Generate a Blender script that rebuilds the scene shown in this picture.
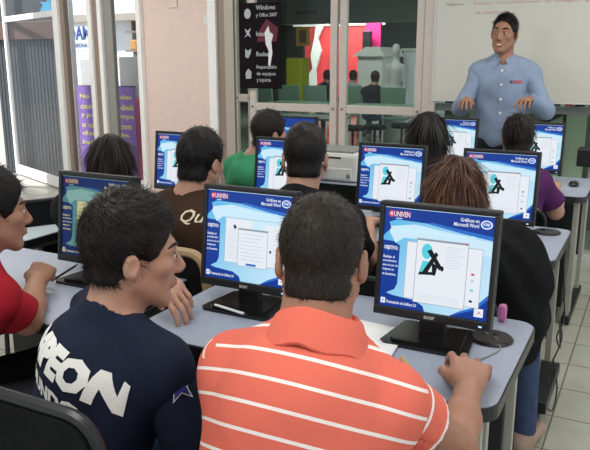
import bpy, bmesh, math, random
import numpy as np
from mathutils import Vector, Matrix
from mathutils.bvhtree import BVHTree

random.seed(7); rng = np.random.default_rng(7)
SC = bpy.context.scene
for o in list(bpy.data.objects): bpy.data.objects.remove(o)
COL = SC.collection

# ------------------------------------------------------------------ camera, world, lights, exposure
CAM_H, FPX = 1.47, 700.0
PITCH = math.radians(13.263); YAW = math.radians(27.225)
cam_d = bpy.data.cameras.new('camera'); cam = bpy.data.objects.new('camera', cam_d); COL.objects.link(cam)
cam.location = (0, 0, CAM_H); cam.rotation_euler = (math.pi/2 - PITCH, 0, YAW)
cam_d.sensor_fit = 'HORIZONTAL'; cam_d.sensor_width = 36; cam_d.lens = 36*FPX/590
cam_d.clip_start = .05; cam_d.clip_end = 200
SC.camera = cam
SC.view_settings.view_transform = 'Standard'; SC.view_settings.look = 'None'
SC.view_settings.exposure = 0.0; SC.view_settings.gamma = 1; SC.view_settings.use_curve_mapping = False
w = bpy.data.worlds.new('world'); SC.world = w; w.use_nodes = True
w.node_tree.nodes['Background'].inputs[0].default_value = (.86, .93, 1, 1)
w.node_tree.nodes['Background'].inputs[1].default_value = 1.05
def sun(name, rot, e, col, ang):
    l = bpy.data.lights.new(name, 'SUN'); l.energy = e; l.color = col; l.angle = math.radians(ang)
    o = bpy.data.objects.new(name, l); COL.objects.link(o); o.rotation_euler = rot
sun('sun', Vector((.70, .38, -.60)).to_track_quat('-Z', 'Y').to_euler(), 6.0, (1, .96, .9), 2)
def area(name, loc, sx, sy, e, col=(1, .97, .92), rot=(0, 0, 0)):
    l = bpy.data.lights.new(name, 'AREA'); l.shape = 'RECTANGLE'; l.size = sx; l.size_y = sy; l.energy = e; l.color = col
    o = bpy.data.objects.new(name, l); COL.objects.link(o); o.location = loc; o.rotation_euler = rot; return o
LAMPS = [(-1.0, .2, 34), (.9, 1.2, 16), (-2.9, 1.6, 16), (-1.1, 2.9, 14), (-3.2, 4.2, 13), (.3, 4.0, 26), (-5.2, 4.2, 34)]  # last lamp is added, to brighten the left window frames and pink wall
for i, (x, y, e) in enumerate(LAMPS): area('ceiling_light', (x, y, 2.86), 1.1, .55, e)
for (x, y, e) in ((-3.2, 8.2, 16), (-.8, 8.0, 26), (-5.0, 11.0, 60), (-7.0, 15.8, 150), (-2.0, 14, 28), (.1, 6.7, 16)): area('mall_fill', (x, y, 3.1), 1.6, .8, e, (.95, 1, .97))  # unseen hall lamps added as fill; the last one lifts the pale parapet

def fwd_basis():
    F = Vector((-math.sin(YAW)*math.cos(PITCH), math.cos(YAW)*math.cos(PITCH), -math.sin(PITCH)))
    R = Vector((math.cos(YAW), math.sin(YAW), 0)); return F, R, R.cross(F)
_F, _R, _U = fwd_basis()
def at(px, py, Y):                      # a pixel of the photograph carried to the plane y = Y
    d = _F + _R*((px-295)/FPX) - _U*((py-225)/FPX); t = Y/d.y
    return Vector((0, 0, CAM_H)) + d*t

# ------------------------------------------------------------------ materials
M = {}
def mat(name, col, rough=.6, metal=0., emit=0., var=0., vscale=30., bump=0., bscale=200., alpha=None, coat=0., sss=0., spec=.5):
    m = bpy.data.materials.new(name); m.use_nodes = True; nt = m.node_tree; b = nt.nodes['Principled BSDF']
    c = (*col, 1)
    b.inputs['Base Color'].default_value = c; b.inputs['Roughness'].default_value = rough; b.inputs['Metallic'].default_value = metal
    b.inputs['Specular IOR Level'].default_value = spec
    if coat: b.inputs['Coat Weight'].default_value = coat
    if sss:
        b.inputs['Subsurface Weight'].default_value = sss; b.inputs['Subsurface Radius'].default_value = (.012, .005, .003); b.inputs['Subsurface Scale'].default_value = 1
    tc = nt.nodes.new('ShaderNodeTexCoord')
    if var:
        n = nt.nodes.new('ShaderNodeTexNoise'); n.inputs['Scale'].default_value = vscale; n.inputs['Detail'].default_value = 4
        nt.links.new(tc.outputs['Object'], n.inputs['Vector'])
        r = nt.nodes.new('ShaderNodeValToRGB'); r.color_ramp.elements[0].position = .3; r.color_ramp.elements[1].position = .7
        r.color_ramp.elements[0].color = (*[max(0, x*(1-var)) for x in col], 1); r.color_ramp.elements[1].color = (*[min(1, x*(1+var)) for x in col], 1)
        nt.links.new(n.outputs['Fac'], r.inputs[0]); nt.links.new(r.outputs[0], b.inputs['Base Color'])
    if bump:
        n = nt.nodes.new('ShaderNodeTexNoise'); n.inputs['Scale'].default_value = bscale; n.inputs['Detail'].default_value = 3
        nt.links.new(tc.outputs['Object'], n.inputs['Vector'])
        bp = nt.nodes.new('ShaderNodeBump'); bp.inputs['Strength'].default_value = bump; bp.inputs['Distance'].default_value = .004
        nt.links.new(n.outputs['Fac'], bp.inputs['Height']); nt.links.new(bp.outputs[0], b.inputs['Normal'])
    if emit:
        b.inputs['Emission Color'].default_value = c; b.inputs['Emission Strength'].default_value = emit; b.inputs['Base Color'].default_value = (0, 0, 0, 1)
        b.inputs['Specular IOR Level'].default_value = .1
    M[name] = m; return m
mat('black_plastic', (.012, .012, .013), .38, bump=.15, bscale=600)
mat('black_gloss', (.008, .008, .009), .2)
mat('dark_metal', (.03, .03, .032), .4, .6)
mat('black_fabric', (.008, .008, .009), .9, spec=.15, bump=.5, bscale=350, var=.25)
mat('laminate', (.34, .38, .48), .42, var=.04, vscale=90, bump=.06, bscale=900)
mat('side_laminate', (.62, .72, .76), .45, var=.03, vscale=60)
mat('edge_band', (.015, .015, .017), .3)
mat('beige_steel', (.46, .44, .38), .4, .2)
mat('dark_panel', (.02, .02, .022), .6)
mat('pink_plaster', (.80, .63, .57), .8, var=.03, vscale=14, bump=.5, bscale=90)
mat('white_frame', (.93, .92, .92), .4)
mat('pale_frame', (.66, .58, .54), .4, .15, var=.03)
mat('aluminium', (.55, .49, .42), .35, .45)
mat('brown_frame', (.33, .25, .21), .45, .2)
mat('rubber_gasket', (.30, .29, .27), .7)
mat('whiteboard', (.70, .68, .61), .22, coat=.4)
mat('red_ink', (.55, .08, .08), .5); mat('dark_ink', (.08, .08, .12), .5)
mat('white_plastic', (.75, .75, .73), .4); mat('grey_plastic', (.45, .45, .44), .45); mat('mid_grey', (.22, .22, .22), .5)
mat('paper', (.82, .83, .84), .7); mat('pencil_yellow', (.62, .36, .10), .5); mat('white_cable', (.7, .7, .66), .5)
mat('grey_cable', (.22, .22, .2), .5); mat('pink_plastic', (.55, .16, .38), .5)
mat('eye_white', (.60, .56, .53), .3); mat('iris', (.02, .01, .008), .15); mat('teeth', (.85, .82, .78), .3)
mat('lip', (.38, .13, .10), .5)
mat('gold_metal', (.7, .5, .25), .3, .9)
mat('jeans', (.035, .06, .13), .85, var=.25, bump=.3, bscale=500)
mat('dark_trousers', (.015, .015, .02), .85, bump=.3, bscale=300)
mat('shoe_leather', (.40, .27, .20), .5); mat('sole', (.6, .55, .48), .6)
def skin(name, col):
    m = mat(name, col, .52, var=.07, vscale=28, bump=.12, bscale=500, sss=.12, spec=.4); return m
skin('skin_tan', (.47, .26, .18)); skin('skin_brown', (.36, .18, .115)); skin('skin_dark', (.27, .125, .075)); skin('skin_light', (.52, .29, .21))
def hairmat(name, a, b, rough=.42):
    m = bpy.data.materials.new(name); m.use_nodes = True; nt = m.node_tree; bs = nt.nodes['Principled BSDF']
    g = nt.nodes.new('ShaderNodeNewGeometry'); r = nt.nodes.new('ShaderNodeValToRGB')
    r.color_ramp.elements[0].color = (*a, 1); r.color_ramp.elements[1].color = (*b, 1); r.color_ramp.elements[0].position = .35
    nt.links.new(g.outputs['Random Per Island'], r.inputs[0]); nt.links.new(r.outputs[0], bs.inputs['Base Color'])
    bs.inputs['Roughness'].default_value = rough+.08; bs.inputs['Specular IOR Level'].default_value = .25; M[name] = m
hairmat('hair_black', (.004, .003, .003), (.018, .013, .011))
hairmat('hair_cropped', (.006, .005, .005), (.05, .032, .02), .45)
hairmat('hair_brown', (.03, .014, .008), (.10, .045, .022)); hairmat('hair_auburn', (.045, .016, .009), (.24, .105, .05))
hairmat('hair_dark', (.006, .003, .003), (.022, .011, .008))

# ------------------------------------------------------------------ object helpers
def obj(name, verts, faces, mats, parent=None, smooth=False, mi=None):
    off = Vector((0, 0, 0)); r = parent
    while r is not None: off += r.location; r = r.parent
    V = np.asarray(verts, dtype=float).reshape(-1, 3) - np.array(off)
    me = bpy.data.meshes.new(name); me.from_pydata(V.tolist(), [], [list(map(int, f)) for f in faces])
    if not isinstance(mats, (list, tuple)): mats = [mats]
    for m in mats: me.materials.append(M[m] if isinstance(m, str) else m)
    if mi is not None: me.polygons.foreach_set('material_index', mi)
    if smooth: me.polygons.foreach_set('use_smooth', [True]*len(me.polygons))
    me.update()
    o = bpy.data.objects.new(name, me); COL.objects.link(o)
    if parent is not None: o.parent = parent
    else:                                   # put the origin at the thing's base
        if len(V):
            lo, hi = V.min(0), V.max(0); c = Vector(((lo[0]+hi[0])/2, (lo[1]+hi[1])/2, lo[2]))
            me.transform(Matrix.Translation(-c)); o.location = c
    return o
def tag(o, label=None, cat=None, group=None, kind=None):
    if label: o['label'] = label
    if cat: o['category'] = cat
    if group: o['group'] = group
    if kind: o['kind'] = kind
    return o
def thing(name, loc, label, cat, group=None):
    o = bpy.data.objects.new(name, None); COL.objects.link(o); o.location = loc; o.empty_display_size = .1
    return tag(o, label, cat, group)
def copy_tree(o, parent=None):
    c = o.copy(); COL.objects.link(c)
    if parent is not None: c.parent = parent
    for ch in list(o.children): copy_tree(ch, c)
    return c

class MB:
    """collects shapes, then links them as one mesh object"""
    def __init__(s): s.v = []; s.f = []; s.mi = []; s.cur = 0
    def add(s, vs, fs):
        b = len(s.v); s.v += [tuple(v) for v in vs]; s.f += [[b+i for i in f] for f in fs]; s.mi += [s.cur]*len(fs); return s
    def m(s, i): s.cur = i; return s
    def box(s, lo, hi, bev=0., rot=None, piv=None):
        lo = Vector(lo); hi = Vector(hi); c = (lo+hi)/2; d = hi-lo
        bm = bmesh.new(); bmesh.ops.create_cube(bm, size=1, matrix=Matrix.Diagonal((*d, 1)))
        if bev > 0: bmesh.ops.bevel(bm, geom=bm.edges[:], offset=min(bev, min(d)*.45), segments=2, affect='EDGES', profile=.6)
        mt = Matrix.Translation(c)
        if rot is not None:
            p = Vector(piv) if piv is not None else c
            mt = Matrix.Translation(p) @ rot.to_4x4() @ Matrix.Translation(-p) @ mt
        bm.transform(mt); bm.verts.ensure_lookup_table(); bm.verts.index_update()
        s.add([v.co[:] for v in bm.verts], [[v.index for v in f.verts] for f in bm.faces]); bm.free(); return s
    def tube(s, pts, r, n=8, closed=False):
        pts = [Vector(p) for p in pts]; rr = r if isinstance(r, (list, tuple)) else [r]*len(pts); vs = []; fs = []; L = len(pts)
        up = None
        for i, p in enumerate(pts):
            a = pts[(i-1) % L] if (i > 0 or closed) else p; b = pts[(i+1) % L] if (i < L-1 or closed) else p
            t = (b-a).normalized() if (b-a).length > 1e-9 else Vector((0, 0, 1))
            if up is None: up = Vector((0, 0, 1)) if abs(t.z) < .9 else Vector((1, 0, 0))
            u = t.cross(up)
            if u.length < 1e-4: u = t.cross(Vector((1, .3, .2)))
            u.normalize(); v = u.cross(t).normalized(); up = v
            for k in range(n):
                an = 2*math.pi*k/n; vs.append(p + u*math.cos(an)*rr[i] + v*math.sin(an)*rr[i])
        for i in range(L if closed else L-1):
            j = (i+1) % L
            for k in range(n): fs.append([i*n+k, i*n+(k+1) % n, j*n+(k+1) % n, j*n+k])
        if not closed: fs += [list(range(n))[::-1], [(L-1)*n+k for k in range(n)]]
        return s.add(vs, fs)
    def lathe(s, c, prof, n=20, axis='z'):
        vs = []; fs = []; c = Vector(c)
        for (r, z) in prof:
            for k in range(n):
                a = 2*math.pi*k/n; p = (r*math.cos(a), r*math.sin(a), z)
                if axis == 'y': p = (p[0], p[2], p[1])
                if axis == 'x': p = (p[2], p[0], p[1])
                vs.append(c + Vector(p))
        for i in range(len(prof)-1):
            for k in range(n): fs.append([i*n+k, i*n+(k+1) % n, (i+1)*n+(k+1) % n, (i+1)*n+k])
        fs += [list(range(n))[::-1], [(len(prof)-1)*n+k for k in range(n)]]
        return s.add(vs, fs)
    def prism(s, pts, o, u, v, n, t):            # outline pts (a,b) in the plane o,u,v, thickness t along n
        o, u, v, n = Vector(o), Vector(u), Vector(v), Vector(n); L = len(pts)
        A = [o+u*a+v*b for a, b in pts]; B = [p+n*t for p in A]
        return s.add(A+B, [list(range(L))[::-1], [L+i for i in range(L)]] + [[i, (i+1) % L, L+(i+1) % L, L+i] for i in range(L)])
    def build(s, name, mats, parent=None, smooth=False): 
        o = obj(name, s.v, s.f, mats, parent, smooth, s.mi)
        if smooth:
            try: o.data.set_sharp_from_angle(angle=math.radians(40))
            except Exception: pass
        return o
_tc = {}
def text_geo(txt, bold=0.):
    if (txt, bold) in _tc: return _tc[(txt, bold)]
    cu = bpy.data.curves.new('t', 'FONT'); cu.body = txt; cu.size = 1; cu.resolution_u = 2; cu.offset = bold
    o = bpy.data.objects.new('t', cu); COL.objects.link(o)
    me = bpy.data.meshes.new_from_object(o.evaluated_get(bpy.context.evaluated_depsgraph_get()))
    V = np.array([v.co[:] for v in me.vertices]).reshape(-1, 3); Fc = [list(p.vertices) for p in me.polygons]
    bpy.data.objects.remove(o); bpy.data.curves.remove(cu); bpy.data.meshes.remove(me)
    lo, hi = V.min(0), V.max(0); V = (V-lo)/np.maximum(hi-lo, 1e-6); asp = (hi-lo)[0]/(hi-lo)[1]
    _tc[(txt, bold)] = (V, Fc, asp); return _tc[(txt, bold)]
def text_on(mb, txt, o, u, v, W, Hh, bold=.02, mirror=False):   # fits the text into W x Hh from the corner o
    V, Fc, asp = text_geo(txt, bold); o, u, v = Vector(o), Vector(u), Vector(v)
    mb.add([o + u*((1-a if mirror else a)*W) + v*(b*Hh) for a, b, _ in V], Fc)

# ------------------------------------------------------------------ signed distance modelling (bodies, clothes, hair)
def smin(a, b, k):
    if k <= 0: return np.minimum(a, b)
    h = np.clip(.5+.5*(b-a)/k, 0, 1); return b*(1-h)+a*h-k*h*(1-h)
class Field:
    def __init__(s): s.ops = []
    def ell(s, c, r, R=None, k=.02, sub=False):
        R = np.eye(3) if R is None else np.array(R, dtype=float); c = np.array(c, dtype=float); r = np.array(r, dtype=float)
        ext = np.sqrt(((R*r[None, :])**2).sum(1))
        def f(P):
            q = (P-c) @ R; k0 = np.sqrt(((q/r)**2).sum(-1)); k1 = np.sqrt(((q/(r*r))**2).sum(-1)); return k0*(k0-1)/np.maximum(k1, 1e-6)
        s.ops.append((f, c-ext, c+ext, k, sub)); return s
    def cap(s, a, b, ra, rb=None, k=.02, sub=False):
        rb = ra if rb is None else rb; a = np.array(a, dtype=float); b = np.array(b, dtype=float); ab = b-a; L2 = max(ab@ab, 1e-9)
        def f(P):
            t = np.clip((P-a) @ ab/L2, 0, 1); return np.sqrt(((P-a-t[..., None]*ab)**2).sum(-1))-(ra+(rb-ra)*t)
        m = max(ra, rb); s.ops.append((f, np.minimum(a, b)-m, np.maximum(a, b)+m, k, sub)); return s
    def box(s, c, h, rr=.0, R=None, k=.01, sub=False):
        R = np.eye(3) if R is None else np.array(R, dtype=float); c = np.array(c, dtype=float); h = np.array(h, dtype=float)
        ext = np.abs(R) @ h
        def f(P):
            q = np.abs((P-c) @ R)-(h-rr); return np.sqrt((np.maximum(q, 0)**2).sum(-1))+np.minimum(q.max(-1), 0)-rr
        s.ops.append((f, c-ext, c+ext, k, sub)); return s
    def mesh(s, h, noise=None):
        A = [o for o in s.ops if not o[4]]
        lo = np.min([o[1] for o in A], 0)-4*h; hi = np.max([o[2] for o in A], 0)+4*h
        n = np.ceil((hi-lo)/h).astype(int)+1
        F = np.full(n, 1., dtype=np.float32); ax = [lo[i]+h*np.arange(n[i]) for i in range(3)]
        for f, a, b, k, sub in s.ops:
            m = k+3*h; i0 = np.maximum(np.floor((a-m-lo)/h).astype(int), 0); i1 = np.minimum(np.ceil((b+m-lo)/h).astype(int)+1, n)
            if (i1 <= i0).any(): continue
            sl = tuple(slice(i0[i], i1[i]) for i in range(3))
            P = np.stack(np.meshgrid(*[ax[i][sl[i]] for i in range(3)], indexing='ij'), -1)
            d = f(P).astype(np.float32); cur = F[sl]
            F[sl] = -smin(-cur, d, k) if sub else smin(cur, d, k)
        if noise is not None: F += noise(ax).astype(np.float32)
        return nets(F, lo, h)
def nets(F, lo, h):
    S = F < 0; n = np.array(S.shape)
    cnt = np.zeros(n-1, dtype=np.int8)
    for i in (0, 1):
        for j in (0, 1):
            for k in (0, 1): cnt += S[i:n[0]-1+i, j:n[1]-1+j, k:n[2]-1+k]
    C = np.argwhere((cnt > 0) & (cnt < 8)); idx = -np.ones(cnt.shape, dtype=np.int64); idx[tuple(C.T)] = np.arange(len(C))
    acc = np.zeros((len(C), 3)); num = np.zeros(len(C))
    for ax in range(3):
        o1, o2 = [a for a in range(3) if a != ax]
        for i in (0, 1):
            for j in (0, 1):
                p = np.zeros(3, int); p[o1] = i; p[o2] = j; q = p.copy(); q[ax] = 1
                fa = F[tuple((C+p).T)].astype(float); fb = F[tuple((C+q).T)].astype(float); m = (fa < 0) != (fb < 0)
                t = np.where(m, fa/np.where(np.abs(fa-fb) < 1e-12, 1, fa-fb), 0)
                pos = np.repeat(p[None].astype(float), len(C), 0); pos[:, ax] = t
                acc[m] += pos[m]; num[m] += 1
    V = lo+h*(C+acc/num[:, None]); faces = []
    for ax in range(3):
        o1, o2 = (ax+1) % 3, (ax+2) % 3
        a = S; sh = [slice(None)]*3; sh[ax] = slice(0, -1); b0 = a[tuple(sh)]; sh[ax] = slice(1, None); b1 = a[tuple(sh)]
        E = np.argwhere(b0 != b1); E = E[(E[:, o1] > 0) & (E[:, o2] > 0) & (E[:, o1] < n[o1]-1) & (E[:, o2] < n[o2]-1)]
        if not len(E): continue
        e1 = np.zeros(3, int); e1[o1] = 1; e2 = np.zeros(3, int); e2[o2] = 1
        q = np.stack([idx[tuple((E-e1-e2).T)], idx[tuple((E-e2).T)], idx[tuple(E.T)], idx[tuple((E-e1).T)]], 1)
        ins = S[tuple(E.T)]; q[~ins] = q[~ins][:, ::-1]; faces.append(q)
    Fc = np.concatenate(faces); Fc = Fc[(Fc >= 0).all(1)]
    # light smoothing
    for lam in (.5, .5):
        e = np.concatenate([Fc[:, [0, 1]], Fc[:, [1, 2]], Fc[:, [2, 3]], Fc[:, [3, 0]]]); sm = np.zeros_like(V); c = np.zeros(len(V))
        for d in range(3): sm[:, d] = np.bincount(e[:, 0], V[e[:, 1], d], len(V))+np.bincount(e[:, 1], V[e[:, 0], d], len(V))
        c = np.bincount(e[:, 0], minlength=len(V))+np.bincount(e[:, 1], minlength=len(V)); V = V*(1-lam)+lam*sm/np.maximum(c, 1)[:, None]
    return V, Fc
def fast_obj(name, V, F, mats, parent, attr=None):
    off = Vector((0, 0, 0)); r = parent
    while r is not None: off += r.location; r = r.parent
    me = bpy.data.meshes.new(name); V = np.asarray(V)-np.array(off)
    me.vertices.add(len(V)); me.vertices.foreach_set('co', V.astype(np.float32).ravel())
    k = F.shape[1]; me.loops.add(F.size); me.loops.foreach_set('vertex_index', F.astype(np.int32).ravel())
    me.polygons.add(len(F)); me.polygons.foreach_set('loop_start', np.arange(len(F), dtype=np.int32)*k)
    me.update(calc_edges=True); me.validate(); me.polygons.foreach_set('use_smooth', [True]*len(me.polygons))
    for m in (mats if isinstance(mats, (list, tuple)) else [mats]): me.materials.append(M[m] if isinstance(m, str) else m)
    if attr:
        for nm, d in attr.items():
            a = me.attributes.new(nm, 'FLOAT', 'POINT'); a.data.foreach_set('value', d.astype(np.float32))
    o = bpy.data.objects.new(name, me); COL.objects.link(o); o.parent = parent
    return o
def normals(V, F):
    a, b, c, d = (V[F[:, i]] for i in range(4)); N = np.cross(c-a, d-b); vn = np.zeros_like(V)
    for i in range(4):
        for k in range(3): vn[:, k] += np.bincount(F[:, i], N[:, k], len(V))
    return vn/np.maximum(np.linalg.norm(vn, axis=1), 1e-9)[:, None]
def strands(V, F, n, L, wd, flow, lift=.4, jit=.25, grav=0., segs=3, keep=None):
    """thin tapering locks rooted on a hair surface"""
    N = normals(V, F); f = F[rng.integers(0, len(F), n)]; t = rng.random((n, 2)); P = V[f[:, 0]]*(1-t[:, :1])+V[f[:, 1]]*t[:, :1]; P = P*(1-t[:, 1:])+V[f[:, 2]]*t[:, 1:]
    nn = N[f[:, 0]]; fl = flow(P, nn); 
    if keep is not None:
        kk = keep(P); P, nn, fl = P[kk], nn[kk], fl[kk]; n = len(P)
    fl = fl-(fl*nn).sum(1)[:, None]*nn; fl /= np.maximum(np.linalg.norm(fl, axis=1), 1e-6)[:, None]
    d = fl+nn*lift+rng.normal(0, jit, (n, 3)); d /= np.linalg.norm(d, axis=1)[:, None]
    side = np.cross(d, nn); side /= np.maximum(np.linalg.norm(side, axis=1), 1e-6)[:, None]
    Ls = L*(.6+.8*rng.random(n))[:, None]; ws = wd*(.7+.6*rng.random(n))[:, None]
    vs = []; cur = P-nn*.002
    for i in range(segs):
        wv = ws*(1-.75*i/segs); vs += [cur-side*wv, cur+side*wv]; d = d-nn*lift*.7/segs; d[:, 2] -= grav/segs; d /= np.linalg.norm(d, axis=1)[:, None]; cur = cur+d*Ls/segs
    vs += [cur-side*ws*.15, cur+side*ws*.15]
    k = 2*(segs+1); VV = np.stack(vs, 1).reshape(-1, 3); b = np.arange(n)[:, None]*k
    FF = np.concatenate([np.stack([b[:, 0]+2*i, b[:, 0]+2*i+1, b[:, 0]+2*i+3, b[:, 0]+2*i+2], 1) for i in range(segs)])
    return VV, FF
def rotm(yaw=0, pitch=0, roll=0):            # yaw clockwise from +Y seen from above, pitch > 0 looks down, roll > 0 leans to the right
    m = Matrix.Rotation(math.radians(-yaw), 3, 'Z') @ Matrix.Rotation(math.radians(-pitch), 3, 'X') @ Matrix.Rotation(math.radians(roll), 3, 'Y')
    return np.array(m)
class Local:
    """adds primitives to a field in a head's own frame: +x right, +y face, +z up"""
    def __init__(s, F, c, R, sc=1.): s.F = F; s.c = np.array(c, dtype=float); s.R = R; s.s = sc
    def p(s, q): return s.c+s.R @ (np.array(q, dtype=float)*s.s)
    def ell(s, c, r, k=.015, sub=False, R=None): s.F.ell(s.p(c), np.array(r)*s.s, s.R if R is None else s.R @ R, k, sub)
    def cap(s, a, b, ra, rb=None, k=.012, sub=False): s.F.cap(s.p(a), s.p(b), ra*s.s, (ra if rb is None else rb)*s.s, k, sub)
    def box(s, c, h, rr=.01, k=.012, sub=False): s.F.box(s.p(c), np.array(h)*s.s, rr, s.R, k, sub)
def head_prims(H, smile=False, fem=False):
    H.ell((0, -.012, .035), (.074, .096, .087), .01)
    H.ell((0, .030, -.030), (.061, .064, .082), .03)
    for s in (-1, 1):
        H.cap((s*.054, .002, -.052), (s*.022, .064, -.100), .017, .015, .03)
        H.ell((s*.039, .060, -.016), (.022, .022, .018), .02)
        H.cap((s*.012, .090, .026), (s*.048, .070, .022), .008, .006, .012)
        H.ell((s*.031, .098, .004), (.016, .014, .010), .01, True)
        H.ell((s*.031, .079, .003), (.014, .012, .012), .003)
        H.ell((s*.011, .100, -.035), (.009, .011, .008), .006)
        e = np.array(Matrix.Rotation(s*-.35, 3, 'Z') @ Matrix.Rotation(-.12, 3, 'X'))
        H.ell((s*.082, -.012, -.004), (.0080, .019, .030), .006, False, e)
        H.ell((s*.092, -.007, .000), (.006, .011, .019), .003, True, e)
        H.cap((s*.082, -.004, -.026), (s*.080, -.004, -.034), .007, .006, .004)
    H.cap((0, .088, .014), (0, .110, -.028), .007, .0115, .012)
    H.ell((0, .070, -.105), (.024, .018, .018), .02)
    H.cap((-.017, .090, -.058), (.017, .090, -.058), .006, .006, .008); H.cap((-.015, .089, -.069), (.015, .089, -.069), .0075, .0075, .008)
    H.cap((-.020, .099, -.0635), (.020, .099, -.0635), .0025 if not smile else .0055, None, .003, True)
    H.cap((0, -.030, -.03), (0, -.020, -.085), .052 if not fem else .044, .052 if not fem else .044, .02)
def hair_short(H, t=.008, top=.0, nape=-.085, ears=True, back=0., fh=0., side=0.):
    H.ell((0, -.014, .038+top/2), (.075+t, .099+t+back, .088+t+top), .005)
    H.ell((0, -.050, nape*.5), (.058+t*.8, .046+t, abs(nape)*.62), .02)
    H.ell((0, .105+fh*.2, -.045+fh), (.084, .085+side, .115), .01, True)
    H.box((0, .03, -.115), (.12, .16, .06 if nape > -.09 else .045), .01, .01, True)
    for s in (-1, 1): H.ell((s*.088, .004, -.018), (.026, .028+side, .036), .008, True)
def hair_long(H, t=.016, length=.30, width=.085, back=.06, wav=0.):
    H.ell((0, -.014, .040), (.075+t, .099+t, .088+t), .01)
    H.cap((0, -.045, .0), (0, -back, -length*.5), .085, width, .04)
    H.cap((0, -back, -length*.5), (0, -back-.01, -length), width, width*.75, .03)
    for s in (-1, 1): H.cap((s*.055, -.01, .02), (s*.06, -.03, -length*.7), .04, .04, .03)
    H.ell((0, .115, -.04), (.070, .085, .115), .01, True)

def nrm(v): v = np.array(v, dtype=float); return v/np.linalg.norm(v)
def hand_prims(F, wrist, d, n, side, curl=(20, 25, 15), spread=1., sc=1., thumb=(.6, .5)):
    """d: towards the fingers, n: out of the back of the hand, side: +1 right hand (thumb on its left seen from the back)"""
    W = np.array(wrist, dtype=float); d = nrm(d); n = nrm(np.array(n)-np.dot(n, d)*d); t = np.cross(n, d)*side  # t points to the thumb
    P = lambda a, b, c: W+(t*a+d*b+n*c)*sc
    offs = (.031, .0105, -.010, -.029); ln = ((.040, .025, .021), (.045, .029, .022), (.041, .027, .021), (.032, .021, .019)); kn = (.086, .090, .085, .076); rd = (.0095, .0097, .0092, .0082)
    for i in range(4): F.cap(P(offs[i]*.5, .004, 0), P(offs[i], kn[i]-.006, .002), .0165*sc, .0125*sc, .014)
    F.ell(P(.018, .035, -.008), (.014*sc, .026*sc, .014*sc), np.stack([t, d, n], 1), .012)
    for i in range(4):
        q = P(offs[i]*1.02, kn[i], .002); a = 0.; sp = math.radians((6, 1, -4, -10)[i]*spread); dr = d*math.cos(sp)+t*math.sin(sp)
        for j in range(3):
            a += math.radians(curl[j]*(1+.12*i)); v = dr*math.cos(a)-n*math.sin(a); e = q+v*ln[i][j]*sc
            F.cap(q, e, rd[i]*(1-.06*j)*sc, rd[i]*(.94-.08*j)*sc, .004); q = e
    a, b, c, e = P(.016, .012, -.004), P(.040, .042, -.012), P(.040+.018*thumb[0], .068, -.018), P(.038+.018*thumb[1], .092, -.024)
    F.cap(a, b, .016*sc, .013*sc, .014); F.cap(b, c, .0120*sc, .0105*sc, .006); F.cap(c, e, .0105*sc, .008*sc, .005)
def ik(S, W, l1, l2, pole):
    S, W = np.array(S, dtype=float), np.array(W, dtype=float); v = W-S; D = np.linalg.norm(v)
    if D > (l1+l2)*.995: return S+v*l1/(l1+l2)
    u = v/D; x = (l1*l1-l2*l2+D*D)/(2*D); h = math.sqrt(max(l1*l1-x*x, 0)); p = np.array(pole, dtype=float); p = p-(p@u)*u; return S+u*x+nrm(p)*h
def decal(mb, txt, surf, org, u, v, nrmdir, W, Hh, bold=.02, off=.003, shear=0., curve=0.):
    """lettering laid onto a surface: each point of the letters is carried along nrmdir until it meets the cloth"""
    V, Fc, asp = text_geo(txt, bold); bm = bmesh.new(); vs = [bm.verts.new((a*W, b*Hh, 0)) for a, b, _ in V]
    for f in Fc:
        try: bm.faces.new([vs[i] for i in f])
        except ValueError: pass
    bmesh.ops.triangulate(bm, faces=bm.faces[:]); 
    for _ in range(2):
        es = [e for e in bm.edges if e.calc_length() > .008]
        if es: bmesh.ops.subdivide_edges(bm, edges=es, cuts=1); bmesh.ops.triangulate(bm, faces=bm.faces[:])
    T = BVHTree.FromPolygons([Vector(p) for p in surf[0]], [list(map(int, f)) for f in surf[1]])
    o, u, v, nd = Vector(org), Vector(u).normalized(), Vector(v).normalized(), Vector(nrmdir).normalized(); out = []
    for p in bm.verts:
        a, b = p.co.x, p.co.y; s = a/W-.5; q = o+u*(a+shear*b)+v*(b-curve*s*s*4)
        hit = T.ray_cast(q-nd*.5, nd)
        out.append((hit[0]-nd*off) if hit[0] is not None else q)
    bm.verts.index_update(); mb.add(out, [[x.index for x in f.verts] for f in bm.faces]); bm.free()

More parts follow.
